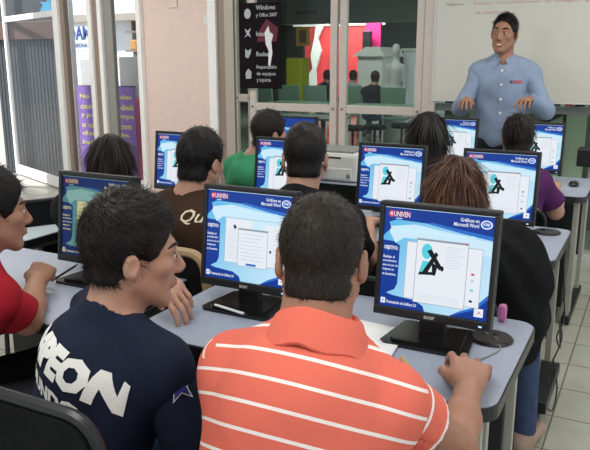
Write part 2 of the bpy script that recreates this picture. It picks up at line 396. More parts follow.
# ------------------------------------------------------------------ the setting
WY = 5.8                                   # the glass front wall of the classroom
def tile_mat(name, col, grout, size, ox, oy, rough=.25):
    m = bpy.data.materials.new(name); m.use_nodes = True; nt = m.node_tree; b = nt.nodes['Principled BSDF']
    g = nt.nodes.new('ShaderNodeNewGeometry'); mp = nt.nodes.new('ShaderNodeMapping'); mp.inputs['Location'].default_value = (-ox, -oy, 0)
    nt.links.new(g.outputs['Position'], mp.inputs[0])
    br = nt.nodes.new('ShaderNodeTexBrick'); br.offset = 0; br.inputs['Scale'].default_value = 1; br.inputs['Brick Width'].default_value = size; br.inputs['Row Height'].default_value = size
    br.inputs['Mortar Size'].default_value = .004; br.inputs['Mortar Smooth'].default_value = .3
    br.inputs['Color1'].default_value = (*col, 1); br.inputs['Color2'].default_value = (*[c*.94 for c in col], 1); br.inputs['Mortar'].default_value = (*grout, 1)
    nt.links.new(mp.outputs[0], br.inputs['Vector'])
    n = nt.nodes.new('ShaderNodeTexNoise'); n.inputs['Scale'].default_value = 9; n.inputs['Detail'].default_value = 6; nt.links.new(g.outputs['Position'], n.inputs['Vector'])
    mx = nt.nodes.new('ShaderNodeMixRGB'); mx.blend_type = 'MULTIPLY'; mx.inputs[0].default_value = .25
    nt.links.new(br.outputs[0], mx.inputs[1]); nt.links.new(n.outputs[0], mx.inputs[2]); nt.links.new(mx.outputs[0], b.inputs['Base Color'])
    b.inputs['Roughness'].default_value = rough; M[name] = m
tile_mat('floor_tile', (.56, .56, .46), (.20, .20, .15), .29, -.267, 2.906)
tile_mat('mall_tile', (.30, .35, .29), (.2, .22, .18), .4, 0, 0, .15)
tile_mat('street_tile', (.6, .56, .52), (.4, .38, .35), .4, 0, 0, .6)
mat('ceiling_paint', (.75, .74, .71), .9); mat('mall_grey', (.15, .17, .155), .7, var=.1, vscale=3); mat('dark_void', (.05, .06, .055), .8)
def glass_mat(name, tint, refl):
    m = bpy.data.materials.new(name); m.use_nodes = True; nt = m.node_tree; nt.nodes.remove(nt.nodes['Principled BSDF']); out = nt.nodes['Material Output']
    t = nt.nodes.new('ShaderNodeBsdfTransparent'); t.inputs[0].default_value = (*tint, 1); g = nt.nodes.new('ShaderNodeBsdfGlossy'); g.inputs['Roughness'].default_value = .03
    lw = nt.nodes.new('ShaderNodeLayerWeight'); lw.inputs[0].default_value = .5; pw = nt.nodes.new('ShaderNodeMath'); pw.operation = 'POWER'; pw.inputs[1].default_value = 4.5; nt.links.new(lw.outputs['Facing'], pw.inputs[0]); f = nt.nodes.new('ShaderNodeMath'); f.operation = 'MULTIPLY_ADD'; f.inputs[1].default_value = .22; f.inputs[2].default_value = refl; nt.links.new(pw.outputs[0], f.inputs[0]); mx = nt.nodes.new('ShaderNodeMixShader')
    nt.links.new(f.outputs[0], mx.inputs[0]); nt.links.new(t.outputs[0], mx.inputs[1]); nt.links.new(g.outputs[0], mx.inputs[2]); nt.links.new(mx.outputs[0], out.inputs[0]); M[name] = m
glass_mat('glass_green', (.90, .95, .91), .012); glass_mat('glass_clear', (.96, .97, .98), .02)
def struct(o): o['kind'] = 'structure'; return o

struct(MB().box((-6.9, -2.5, -.08), (3.2, WY+.03, 0)).build('floor', 'floor_tile'))
struct(MB().box((-6.9, -4, 2.9), (3.2, WY+.12, 3.0)).build('ceiling', 'ceiling_paint'))  # unseen ceiling, added and run long at the back to block the sun
struct(MB().box((-7.0, -2.5, 0), (-6.9, WY-.05, 2.9)).build('wall_left', 'ceiling_paint'))  # unseen side wall, added to stop sunlight falling into the room
struct(MB().box((-4.72, WY, 0), (-3.885, WY+.14, 2.9)).build('wall_front', 'pink_plaster'))
struct(MB().prism([(-4.75, WY+.031), (6, WY+.031), (6, 22), (-16.5, 22)], (0, 0, -.08), (1, 0, 0), (0, 1, 0), (0, 0, 1), .075).build('floor_mall', 'mall_tile'))
struct(MB().prism([(-4.76, WY+.031), (-16.52, 22), (-22, 22), (-22, WY+.031)], (0, 0, -.08), (1, 0, 0), (0, 1, 0), (0, 0, 1), .075).build('floor_street', 'street_tile'))
struct(MB().prism([(-4.75, WY+.16), (6, WY+.16), (6, 22), (-16.5, 22)], (0, 0, 3.2), (1, 0, 0), (0, 1, 0), (0, 0, 1), .1).build('ceiling_mall', 'mall_grey'))
struct(MB().box((-16.6, 21.9, 0), (6, 22, 3.2)).build('wall_mall', 'mall_grey'))
struct(MB().prism([(-4.70, WY+.15), (-4.62, WY+.15), (-16.3, 22), (-16.45, 22)], (0, 0, 0), (1, 0, 0), (0, 1, 0), (0, 0, 1), 3.2).build('wall_passage', 'mall_grey'))
struct(MB().box((-13, 15, 2.28), (3, 15.3, 3.2)).build('wall_bulkhead', 'mall_grey'))
struct(MB().box((-1.75, WY+.0, 2.35), (3.2, WY+.1, 2.9)).build('wall_above_board', 'pale_frame'))

def frame_bar(name, x0, x1, z0, z1, m, y0=WY-.03, y1=WY+.05, bev=.006, kind='structure'):
    o = MB().box((x0, y0, z0), (x1, y1, z1), bev).build(name, m); o['kind'] = kind; return o
# glass front wall: jambs, mullions, rails, panes
frame_bar('trim_1', -4.755, -4.700, 0, 2.9, 'white_frame', WY-.05)
frame_bar('trim_2', -3.895, -3.805, 0, 2.9, 'white_frame', WY-.05)
frame_bar('trim_3', -3.805, -3.72, 0, 2.9, 'brown_frame', WY-.02)
frame_bar('trim_4', -3.72, -3.62, 0, 2.9, 'aluminium', WY-.03)
frame_bar('trim_5', -1.775, -1.665, 0, 2.9, 'pale_frame', WY-.04, WY+.06)
def glass_door(name, x0, x1, sw, railz, label_n, m='pale_frame', pane='glass_green'):
    r = bpy.data.objects.new(name, None); COL.objects.link(r); r.location = ((x0+x1)/2, WY, 0); r['kind'] = 'structure'
    f = MB()
    f.box((x0, WY-.025, .01), (x0+sw, WY+.025, 2.75), .005).box((x1-sw, WY-.025, .01), (x1, WY+.025, 2.75), .005)
    f.box((x0+sw, WY-.022, railz-.035), (x1-sw, WY+.022, railz+.035), .005).box((x0+sw, WY-.022, .01), (x1-sw, WY+.022, .14), .005).box((x0+sw, WY-.022, 2.66), (x1-sw, WY+.022, 2.75), .005)
    f.build('frame', m, r)
    MB().box((x0+sw-.005, WY-.003, .13), (x1-sw+.005, WY+.003, 2.67)).build('pane', pane, r)
    for sx in (x0+sw/2, x1-sw/2): MB().lathe((sx, WY-.034, railz), [(.001, 0), (.012, .001), (.012, .012)], 12, 'y').build('rail_bolt', 'mid_grey', r, True)
    return r
glass_door('window_1', -3.60, -3.46, .012, 1.12, 1, 'aluminium')
glass_door('door_1', -3.455, -2.56, .065, 1.045, 2)
glass_door('door_2', -2.535, -1.78, .065, 1.045, 3)
frame_bar('window_2', -1.66, 3.2, 1.06, 1.12, 'mall_grey', WY-.0, WY+.04)
frame_bar('window_3', -1.66, -.9, .82, .865, 'pale_frame', WY-.02, WY+.04)
struct(MB().box((-1.66, WY+.005, .02), (3.2, WY+.011, 1.16)).build('window_4', 'glass_green'))
for i, x in enumerate((-1.36, -.2, .9)): frame_bar('trim_%d' % (6+i), x-.02, x+.02, 0, 1.1, 'mall_grey', WY+.012, WY+.05)
# street side windows, left
frame_bar('trim_9', -5.865, -5.80, 0, 2.9, 'white_frame', WY-.06); frame_bar('trim_10', -5.80, -5.745, 0, 2.9, 'brown_frame', WY-.02)
frame_bar('trim_11', -5.40, -5.345, 0, 2.9, 'white_frame', WY-.05); frame_bar('trim_12', -5.345, -5.23, 0, 2.9, 'brown_frame', WY-.02)
frame_bar('trim_13', -5.265, -5.215, 0, 2.9, 'white_frame', WY-.045); frame_bar('trim_14', -5.20, -5.10, 0, 2.9, 'rubber_gasket', WY-.01)
struct(MB().box((-5.745, WY+.01, 0), (-5.40, WY+.016, 2.9)).build('window_5', 'glass_clear'))
struct(MB().box((-5.10, WY+.01, 0), (-4.755, WY+.016, 2.9)).build('window_6', 'glass_clear'))

# street door standing ajar outwards
DR = Matrix.Rotation(math.radians(-23), 3, 'Z'); HX = -5.87
d = thing('door_3', (HX, WY, 0), 'white framed glass street door standing ajar left of the shop windows', 'door'); d['kind'] = 'structure'
f = MB(); W = 1.72
for a, b, z0, z1 in ((-.075, 0, .02, 2.7), (-W, -W+.06, .02, 2.7)): f.box((HX+a, WY-.02, z0), (HX+b, WY+.02, z1), .006, DR, (HX, WY, 0))
for z0, z1 in ((.02, .14), (1.93, 1.995), (2.62, 2.7)): f.box((HX-W+.06, WY-.018, z0), (HX-.075, WY+.018, z1), .005, DR, (HX, WY, 0))
f.build('frame', 'white_frame', d)
MB().box((HX-W+.055, WY-.003, .13), (HX-.07, WY+.003, 2.63), 0, DR, (HX, WY, 0)).build('pane', 'glass_clear', d)

# ------------------------------------------------------------------ whiteboard
bx0, bx1, bz0, bz1 = -1.675, 1.1, 1.155, 2.35
wb = thing('whiteboard', ((bx0+bx1)/2, WY-.05, bz0), 'large cream whiteboard with faint red handwriting behind the teacher', 'whiteboard')
MB().box((bx0, WY-.055, bz0), (bx1, WY-.035, bz1), .003).build('panel', 'whiteboard', wb)
MB().box((bx0-.012, WY-.06, bz0-.012), (bx1+.012, WY-.03, bz0)).box((bx0-.012, WY-.06, bz0), (bx0, WY-.03, bz1)).box((bx1, WY-.06, bz0), (bx1+.012, WY-.03, bz1)).build('edge_trim', 'white_plastic', wb)
t = MB(); text_on(t, 'Objetivo:', (-1.60, WY-.057, 1.885), (1, 0, 0), (0, 0, 1), .15, .026, -.01)
t.build('black_handwriting', 'dark_ink', wb)
t = MB(); text_on(t, 'Saber transformar la imagen por medio de los', (-1.38, WY-.057, 1.885), (1, 0, 0), (0, 0, 1), 1.30, .026, -.016)
t.build('red_handwriting_line', 'red_ink', wb); t = MB(); text_on(t, 'el estilo de', (-1.36, WY-.057, 1.82), (1, 0, 0), (0, 0, 1), .26, .024, -.016)
t.build('red_handwriting_line', 'red_ink', wb)

# ------------------------------------------------------------------ desks
def desk(x0, x1, y0, y1, label, top='laminate', grp='grey computer desks in rows', grommet=True):
    t = thing('computer_desk', ((x0+x1)/2, (y0+y1)/2, 0), label, 'desk', grp)
    def rr(a, b, c, e, z0, z1, r, name, m):
        pts = []
        for cx, cy, s in ((b-r, c+r, -90), (b-r, e-r, 0), (a+r, e-r, 90), (a+r, c+r, 180)):
            for k in range(7):
                an = math.radians(s+15*k); pts.append((cx+r*math.cos(an), cy+r*math.sin(an)))
        MB().prism(pts, (0, 0, z0), (1, 0, 0), (0, 1, 0), (0, 0, 1), z1-z0).build(name, m, t)
    rr(x0+.004, x1-.004, y0+.004, y1-.004, .722, .75, .05, 'desktop', top)
    rr(x0, x1, y0, y1, .715, .747, .052, 'edge_band', 'edge_band')
    for x, s in ((x0+.05, 1), (x1-.05, -1)):
        for y in (y0+.07, y0+.14, y1-.05): MB().box((x-.013, y-.013, .05), (x+.013, y+.013, .715), .003).build('leg', 'beige_steel', t)
        MB().box((x-.014, y0+.05, .69), (x+.014, y1-.03, .714), .003).build('top_rail', 'beige_steel', t)
        MB().box((x-.022, y0+.03, .005), (x+.022, y1+.03, .05), .008).build('foot_bar', 'dark_metal', t)
    MB().box((x0+.06, y1-.10, .28), (x1-.06, y1-.085, .712)).build('modesty_panel', 'dark_panel', t)
    return t
desk(-1.24, -.24, 1.385, 1.96, 'grey laminate desk in the front row holding the mouse and white papers')
desk(-2.22, -1.35, 1.32, 1.88, 'grey laminate desk under the fist of the boy in red')
desk(-1.28, -.28, 2.62, 3.19, 'grey laminate desk in the second row at its aisle end')
desk(-2.33, -1.36, 2.62, 3.19, 'grey laminate desk in the second row before the pink wall')
desk(-1.28, -.30, 4.0, 4.68, 'grey laminate desk in the far row in front of the teacher')
desk(-2.42, -1.36, 3.78, 4.4, 'grey laminate desk carrying the laser printer')
desk(-2.72, -2.25, 1.93, 2.85, 'pale blue side desk at the left in front of grey shutters', 'side_laminate')

def grommet(x, y, lab):
    g = MB().lathe((x, y, .7505), [(.052, 0), (.056, .003), (.05, .009), (.018, .010), (.014, .006)], 24); 
    o = g.build('cable_grommet', 'black_plastic', None, True); tag(o, lab, 'cable grommet', 'desk cable grommets')
grommet(-.33, 1.78, 'black round cable cover on the front row desk right of the monitor')
grommet(-.37, 3.08, 'black round cable cover on the second row desk by the aisle')

# ------------------------------------------------------------------ monitors
def emis(name, col, s=1.):
    m = bpy.data.materials.new(name); m.use_nodes = True; nt = m.node_tree; b = nt.nodes['Principled BSDF']
    b.inputs['Base Color'].default_value = (0, 0, 0, 1); b.inputs['Roughness'].default_value = .35; b.inputs['Specular IOR Level'].default_value = .25
    b.inputs['Emission Color'].default_value = (*col, 1); b.inputs['Emission Strength'].default_value = s; M[name] = m; return m
def screen_mats(p, f):
    for n, c in dict(navy=(.008, .045, .30), blue=(.03, .16, .60), white=(.80, .84, .90), pale=(.60, .82, .95), grey=(.30, .33, .38), line=(.55, .60, .66), black=(.006, .012, .015), cyan=(.10, .62, .72), red=(.60, .05, .10), head=(.62, .90, 1.0)).items():
        emis(p+n, f(n, c))
    m = emis(p+'sky', (.2, .6, .9)); nt = m.node_tree; b = nt.nodes['Principled BSDF']
    tc = nt.nodes.new('ShaderNodeTexCoord'); sp = nt.nodes.new('ShaderNodeSeparateXYZ'); nt.links.new(tc.outputs['Generated'], sp.inputs[0])
    ad = nt.nodes.new('ShaderNodeMath'); ad.operation = 'MULTIPLY_ADD'; ad.inputs[1].default_value = .55; nt.links.new(sp.outputs[0], ad.inputs[0])
    ml = nt.nodes.new('ShaderNodeMath'); ml.operation = 'MULTIPLY'; ml.inputs[1].default_value = .35
    iv = nt.nodes.new('ShaderNodeMath'); iv.operation = 'SUBTRACT'; iv.inputs[0].default_value = 1; nt.links.new(sp.outputs[2], iv.inputs[1]); nt.links.new(iv.outputs[0], ml.inputs[0]); nt.links.new(ml.outputs[0], ad.inputs[2])
    r = nt.nodes.new('ShaderNodeValToRGB'); r.color_ramp.elements[0].position = .12; r.color_ramp.elements[1].position = .8
    r.color_ramp.elements[0].color = (*f('sky0', (.12, .50, .82)), 1); r.color_ramp.elements[1].color = (*f('sky1', (.55, .80, .95)), 1)
    nt.links.new(ad.outputs[0], r.inputs[0]); nt.links.new(r.outputs[0], b.inputs['Emission Color'])
screen_mats('sc_', lambda n, c: c)
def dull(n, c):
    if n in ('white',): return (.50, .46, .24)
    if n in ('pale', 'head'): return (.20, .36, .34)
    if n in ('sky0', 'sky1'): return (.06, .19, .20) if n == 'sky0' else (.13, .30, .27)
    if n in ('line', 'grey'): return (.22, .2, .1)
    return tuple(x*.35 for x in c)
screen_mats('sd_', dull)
KEYS = ['sky', 'navy', 'blue', 'white', 'pale', 'grey', 'line', 'black', 'cyan', 'red', 'head']
def circle(cx, cy, rx, ry, n=18): return [(cx+rx*math.cos(2*math.pi*i/n), cy+ry*math.sin(2*math.pi*i/n)) for i in range(n)]
def slide_geo(kind, o, u, v, n, W, Hh):
    """the lesson slide: every patch lies a hair in front of the one before"""
    mb = MB(); lay = [0]
    def poly(key, pts):
        lay[0] += 1; mb.m(KEYS.index(key)); e = n*(.00006*lay[0]); mb.add([o+u*(a*W)+v*(b*Hh)+e for a, b in pts], [list(range(len(pts)))])
    def rect(key, a, b, c, e): poly(key, [(a, c), (b, c), (b, e), (a, e)])
    def txt(key, s, a, b, c, e, bold=.015):
        lay[0] += 1; mb.m(KEYS.index(key)); text_on(mb, s, o+u*(a*W)+v*(c*Hh)+n*(.00006*lay[0]), u, v, (b-a)*W, (e-c)*Hh, bold)
    rect('sky', 0, 1, 0, 1)
    if kind == 'photo':
        rect('blue', 0, 1, 0, .7); poly('pale', [(0, .3), (.5, .2), (1, .35), (1, .5), (.5, .4), (0, .5)]); poly('red', circle(.35, .22, .12, .1)); poly('navy', [(0, .8), (1, .7), (1, 1), (0, 1)]); return mb
    poly('pale', [(.06, .80), (.3, .84), (1, .74), (1, .60), (.55, .70), (.2, .70), (.12, .64), (.06, .74)])
    poly('navy', [(0, .985), (1, .985), (1, .76), (.72, .80), (.40, .86), (.12, .87), (.05, .84), (.07, .78), (0, .70)])
    poly('blue', [(1, .76), (.72, .80), (.40, .86), (.45, .875), (.75, .83), (1, .80)])
    poly('navy', [(0, .66), (.10, .655), (.165, .62), (.165, .24), (.14, .18), (.0, .10)])
    poly('navy', [(0, .155), (.12, .12), (.34, .10), (.42, .055), (.44, 0), (0, 0)])
    poly('navy', [(.66, 0), (1, 0), (1, .22), (.90, .10), (.78, .05)]); poly('blue', [(.66, 0), (.78, .05), (.9, .1), (1, .22), (1, .26), (.88, .12), (.76, .065)])
    rect('black', 0, 1, .985, 1); rect('pale', 0, 1, .982, .987)
    poly('red', circle(.065, .925, .028, .035)); txt('white', 'e', .052, .078, .908, .942)
    txt('red', 'UNIVEN', .085, .245, .895, .955, .05); txt('white', 'UNIVEN', .09, .24, .900, .950, .01); rect('pale', .11, .17, .878, .886)
    txt('white', 'Gráficos en', .70, .865, .915, .950, .02); txt('white', 'Microsoft Word', .645, .865, .868, .905, .02)
    poly('white', circle(.93, .905, .052, .042)); poly('blue', circle(.93, .905, .040, .031)); txt('white', 'cap', .90, .96, .89, .92, .02)
    txt('head', 'Vista previa de la imagen predeterminada', .13, .85, .755, .792, .012)
    txt('white', 'OBJETIVO:', .015, .150, .560, .610, .03)
    for i, s in enumerate(('Realizar el', 'procedimiento', 'para el uso de', 'imágenes en', 'un documento.')): txt('white', s, .015, .10+.012*(len(s)-9), .485-.043*i, .512-.043*i, .02)
    rect('white', .018, .062, .03, .085); poly('navy', [(.028, .055), (.036, .045), (.054, .07), (.05, .075), (.037, .055), (.032, .06)])
    txt('white', 'Presentación de Gráficos 2.0', .075, .36, .035, .066, .02)
    rect('white', .885, .965, .035, .115); poly('red', [(.90, .05), (.93, .09), (.95, .06), (.93, .075)])
    if kind == 'runner':
        rect('grey', .233, .922, .115, .675); rect('white', .237, .918, .119, .670)
        rect('grey', .325, .795, .085, .715); rect('white', .330, .790, .090, .695); rect('red', .765, .785, .698, .712)
        poly('cyan', circle(.425, .595, .050, .075)); poly('cyan', [(.39, .50), (.46, .50), (.44, .38), (.36, .37)])
        poly('black', circle(.468, .575, .022, .028)); poly('black', [(.425, .60), (.465, .62), (.575, .45), (.545, .425)]); poly('black', [(.53, .575), (.505, .60), (.395, .395), (.435, .375)])
        poly('black', [(.355, .36), (.51, .375), (.515, .405), (.37, .39)]); poly('black', circle(.572, .445, .016, .026)); poly('black', [(.475, .50), (.53, .46), (.515, .37), (.485, .37)])
        for i in range(9): rect('line', .60, .76-.02*(i % 3), .655-.024*i, .659-.024*i)
        for i in range(4): rect('line', .36, .74, .17-.018*i, .1725-.018*i)
        for y, k in ((.42, 'red'), (.36, 'line'), (.27, 'cyan'), (.165, 'black')): rect(k, .835, .862, y, y+.02)
    else:
        rect('grey', .233, .965, .20, .70); rect('pale', .237, .961, .204, .696)
        rect('white', .245, .555, .21, .685); rect('white', .70, .95, .21, .66)
        poly('black', [(.33, .61), (.345, .575), (.365, .59), (.38, .575), (.36, .615), (.35, .63)])
        for i in range(15): rect('line', .265, .42-.02*(i % 4), .56-.022*i, .564-.022*i)
        rect('grey', .395, .745, .175, .595); rect('white', .40, .74, .180, .575)
        for i in range(8): rect('line', .43, .70-.03*(i % 3), .53-.04*i, .536-.04*i)
        rect('blue', .50, .62, .19, .215); rect('black', .77, .79, .36, .39)
        for i in range(6): rect('line', .82, .93-.02*(i % 2), .60-.05*i, .606-.05*i)
    return mb
BW, BH = .312, .305
def monitor(loc, yaw, label, kind='runner', pre='sc_', grp='black flat monitors showing the lesson slide', tilt=7):
    t = thing('computer_monitor', loc, label, 'monitor', grp)
    L = Vector(loc); Rz = Matrix.Rotation(math.radians(yaw), 3, 'Z'); Rt = Rz @ Matrix.Rotation(math.radians(-tilt), 3, 'X')
    u = Rt @ Vector((1, 0, 0)); v = Rt @ Vector((0, 0, 1)); n = Rt @ Vector((0, -1, 0)); c = L+Vector((0, 0, .055))
    P = lambda a, b, e: c+u*a+v*b+n*e
    def slab(mb, a0, a1, b0, b1, e0, e1, bev=.004):
        cc = P((a0+a1)/2, (b0+b1)/2, (e0+e1)/2); h = Vector(((a1-a0)/2, (e1-e0)/2, (b1-b0)/2)); mb.box(cc-h, cc+h, bev, Rt, cc)
    m = MB(); ew = .0135; eb = .024; h2 = BW/2
    slab(m, -h2, h2, 0, eb, -.02, .02); slab(m, -h2, h2, BH-ew, BH, -.02, .02); slab(m, -h2, -h2+ew, eb-.003, BH-ew+.003, -.02, .0195); slab(m, h2-ew, h2, eb-.003, BH-ew+.003, -.02, .0195)
    slab(m, -h2+.004, h2-.004, .004, BH-.004, -.034, .010); slab(m, -h2*.7, h2*.7, .04, BH-.05, -.055, -.03, .01)
    cs = m.build('casing', 'black_plastic', t)
    o = P(-h2+ew-.001, eb-.001, .0125); s = slide_geo(kind, o, u, v, n, BW-2*ew+.002, BH-ew-eb+.002)
    s.build('screen', [pre+k for k in KEYS], t)
    x = MB(); text_on(x, 'acer', P(-.016, .007, .0205), u, v, .030, .009, .03); x.build('maker_logo', 'grey_plastic', t)
    x = MB(); slab(x, h2-.030, h2-.022, .008, .012, .0195, .0212, 0); x.build('power_light', emis('led', (.3, .5, 1), 2) if 'led' not in M else 'led', t)
    nb = MB(); nb.box(L+Vector((-.035, .004, .012)), L+Vector((.035, .034, .17)), .006, Rz, L); nb.build('stand_neck', 'black_plastic', t)
    bs = MB(); pts = [(-.10, -.085), (.10, -.085), (.115, -.07), (.10, .085), (.085, .095), (-.085, .095), (-.10, .085), (-.115, -.07)]
    bs.prism(pts, L+Vector((0, 0, .0005)), Rz @ Vector((1, 0, 0)), Rz @ Vector((0, 1, 0)), (0, 0, 1), .009)
    bs.prism([(a*.8, b*.8) for a, b in pts], L+Vector((0, 0, .0095)), Rz @ Vector((1, 0, 0)), Rz @ Vector((0, 1, 0)), (0, 0, 1), .006)
    bs.build('stand_base', 'black_gloss', t); return t
T1, = (.75,)
monB = monitor((-.473, 1.70, T1), 0, 'nearest monitor, its slide fully in view, right of the man in the striped polo')
monA = monitor((-1.035, 1.70, T1), 0, 'monitor beside the raised hand of the boy in navy, showing overlapping documents', 'docs')
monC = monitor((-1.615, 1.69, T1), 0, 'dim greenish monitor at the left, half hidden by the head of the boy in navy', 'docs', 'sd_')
def dup(src, loc, label, yaw=0):
    c = copy_tree(src); c.location = loc; c.rotation_euler.z = math.radians(yaw); c['label'] = label; return c
dup(monB, (-.560, 2.93, T1), 'second row monitor between the auburn haired woman and the purple blouse')
dup(monB, (-1.035, 2.93, T1), 'second row monitor standing right of the laser printer')
dup(monB, (-1.575, 2.93, T1), 'second row monitor behind the boy in green and left of the short haired head')
dup(monB, (-2.185, 2.93, T1), 'second row monitor partly behind the head of the boy in brown, before the pink wall')
dup(monB, (-.635, 4.40, T1), 'far row monitor right of the woman in purple')
dup(monB, (-1.17, 4.5, T1), 'far row monitor below the left hand of the teacher')
monitor((-2.13, 4.12, T1), 4, 'far monitor showing a blue picture in front of the boy in green', 'photo')

# ------------------------------------------------------------------ things on and under the desks
pr = thing('laser_printer', (-1.63, 4.02, .75), 'light grey laser printer on the desk below the glass doors', 'printer')
x0, x1, y0, y1 = -1.93, -1.565, 3.84, 4.18
MB().box((x0, y0, .753), (x1, y1, .925), .022).build('body', 'white_plastic', pr)
MB().box((x0+.03, y0+.02, .920), (x1-.03, y1-.03, .937), .006).build('lid', 'mid_grey', pr)
MB().box((x0+.04, y0-.004, .893), (x1-.10, y0+.01, .903), .002).build('output_slot', 'black_plastic', pr)
MB().box((x0+.02, y0-.006, .768), (x1-.03, y0+.01, .835), .005).build('paper_tray', 'white_plastic', pr)
MB().lathe((x1-.05, y0-.006, .79), [(.001, -.006), (.012, -.005), (.014, 0), (.014, .004)], 16, 'y').build('power_button', 'mid_grey', pr, True)

def pc(x, y, z, label):
    t = thing('computer_tower', (x, y, z), label, 'computer', 'black computer towers under the desks')
    MB().box((x-.09, y-.20, z), (x+.09, y+.2, z+.38), .008).build('case', 'black_plastic', t)
    MB().box((x-.07, y-.206, z+.29), (x+.07, y-.198, z+.33), .003).build('disc_drive', 'black_gloss', t)
    MB().lathe((x, y-.2, z+.2), [(.001, -.008), (.012, -.007), (.014, 0)], 14, 'y').build('power_button', 'grey_plastic', t, True)
    x_ = MB()
    for k in range(8): x_.box((x+.089, y-.12, z+.08+.02*k), (x+.092, y+.05, z+.09+.02*k))
    x_.build('side_vent', 'mid_grey', t); return t
b = MB().box((-.56, 2.66, .12), (-.27, 3.08, .17), .004).build('tower_shelf', 'dark_metal'); tag(b, 'low black metal shelf carrying the tower under the second row desk', 'shelf')
pc(-.44, 2.86, .17, 'black computer tower under the second row desk at the aisle')
pc(-.46, 1.72, .06, 'black computer tower under the front row desk at the aisle')
pc(-.48, 4.36, .06, 'black computer tower under the far row desk at the aisle')
def cable(name, pts, r, m, label, cat='cable', grp=None, closed=False):
    P = [Vector(p) for p in pts]; out = []
    for i in range(len(P)-1):
        a = P[max(i-1, 0)]; b = P[i]; c = P[i+1]; d = P[min(i+2, len(P)-1)]
        for k in range(6):
            t = k/6; out.append(.5*((2*b)+(c-a)*t+(2*a-5*b+4*c-d)*t*t+(3*b-a-3*c+d)*t**3))
    out.append(P[-1]); return tag(MB().tube(out, r, 6).build(name, m, None, True), label, cat, grp)
cable('mouse_cable', [(-.352, 1.572, .765), (-.318, 1.65, .753), (-.297, 1.72, .753), (-.320, 1.775, .762)], .0018, 'grey_cable', 'thin grey mouse cable curling over the front row desk', 'cable')
cable('power_cable', [(-.49, 1.74, .78), (-.41, 1.80, .755), (-.375, 1.83, .754), (-.345, 1.79, .764)], .0045, 'mid_grey', 'grey monitor cable running into the round cover on the front row desk')
cable('power_cable', [(-.53, 2.99, .78), (-.46, 3.03, .756), (-.42, 3.08, .756), (-.38, 3.08, .762)], .0045, 'black_plastic', 'black monitor cable ending at the cover on the second row desk')
cable('white_cable', [(-1.20, 1.83, .755), (-1.12, 1.86, .754), (-1.05, 1.84, .754), (-1.00, 1.79, .754), (-.965, 1.80, .755)], .003, 'white_cable', 'white cable lying behind the monitor with overlapping documents')
cable('hanging_cable', [(-.30, 3.1, .66), (-.285, 3.12, .48), (-.27, 3.06, .38), (-.285, 2.98, .33), (-.275, 3.06, .25), (-.29, 3.12, .33), (-.27, 3.04, .30), (-.285, 2.97, .24), (-.30, 3.02, .2)], .0035, 'black_plastic', 'black cable looped beside the second row desk leg, upper coil')
cable('hanging_cable', [(-.29, 2.98, .22), (-.262, 2.94, .12), (-.262, 2.84, .06), (-.285, 2.80, .10), (-.29, 2.86, .2)], .0035, 'black_plastic', 'black cable loop hanging lowest beside the second row desk leg')
cable('yellow_cable', [(-.36, 2.635, .63), (-.38, 2.62, .50), (-.47, 2.61, .43), (-.50, 2.64, .50), (-.50, 2.70, .57)], .004, 'white_cable', 'pale cable sagging under the front edge of the second row desk')
b = MB().box((-.40, 2.64, .60), (-.335, 2.68, .714), .004).build('outlet_box', 'grey_plastic'); tag(b, 'small grey outlet box under the second row desk', 'outlet')
b = MB().box((-.53, 2.70, .551), (-.36, 2.75, .58), .004).build('power_strip', 'mid_grey'); tag(b, 'dull grey power strip under the second row desk', 'power strip')
b = MB().box((-.345, 1.915, .7505), (-.322, 1.945, .80), .012).build('pink_pouch', 'pink_plastic'); tag(b, 'pink pouch just behind the right edge of the nearest monitor', 'pouch')
m = thing('computer_mouse', (-.352, 1.525, T1), 'black mouse under the hand of the man in the striped polo', 'mouse')
F_ = Field().ell((-.352, 1.525, .756), (.030, .052, .026)).box((-.352, 1.525, .73), (.06, .08, .0215), .001, None, .002, True); V, Q = F_.mesh(.003)
fast_obj('shell', V, Q, 'black_gloss', m); MB().lathe((-.352, 1.55, .778), [(.001, -.004), (.006, -.003), (.006, .003), (.001, .004)], 12, 'x').build('scroll_wheel', 'mid_grey', m, True)

m2 = thing('computer_mouse', (-.40, 4.36, T1), 'black mouse on the far row desk behind the purple sleeve', 'mouse')
F_ = Field().ell((-.40, 4.36, .756), (.030, .052, .026)).box((-.40, 4.36, .73), (.06, .08, .0215), .001, None, .002, True); V, Q = F_.mesh(.004); fast_obj('shell', V, Q, 'black_gloss', m2)
# sheets, pens
def sheet(c, w_, h_, yaw, z, lab, m='paper', name='paper_sheet', grp='white sheets beside the nearest monitor'):
    c = Vector((c[0], c[1], z)); R = Matrix.Rotation(math.radians(yaw), 3, 'Z'); mb = MB(); n = 6
    vs = []; 
    for i in range(n+1):
        for j in range(n+1): a, b = i/n-.5, j/n-.5; vs.append(c+R @ Vector((a*w_, b*h_, .0008+.004*max(0, a*1.2+b)**2)))
    fs = [[i*(n+1)+j, (i+1)*(n+1)+j, (i+1)*(n+1)+j+1, i*(n+1)+j+1] for i in range(n) for j in range(n)]
    k = len(vs); vs += [v-Vector((0, 0, .0006)) for v in vs]; fs += [[k+i for i in f][::-1] for f in fs]
    mb.add(vs, fs); return tag(mb.build(name, m, None, True), lab, 'paper', grp)
sheet((-.645, 1.60), .21, .29, -8, .7505, 'white sheet lying lowest of the papers left of the nearest monitor')
sheet((-.63, 1.575), .20, .27, 6, .7535, 'white sheet lying topmost of the papers left of the nearest monitor')
sheet((-1.12, 2.70), .16, .20, 4, .7505, 'white sheet on the second row desk below the monitor right of the printer', grp='desk papers')
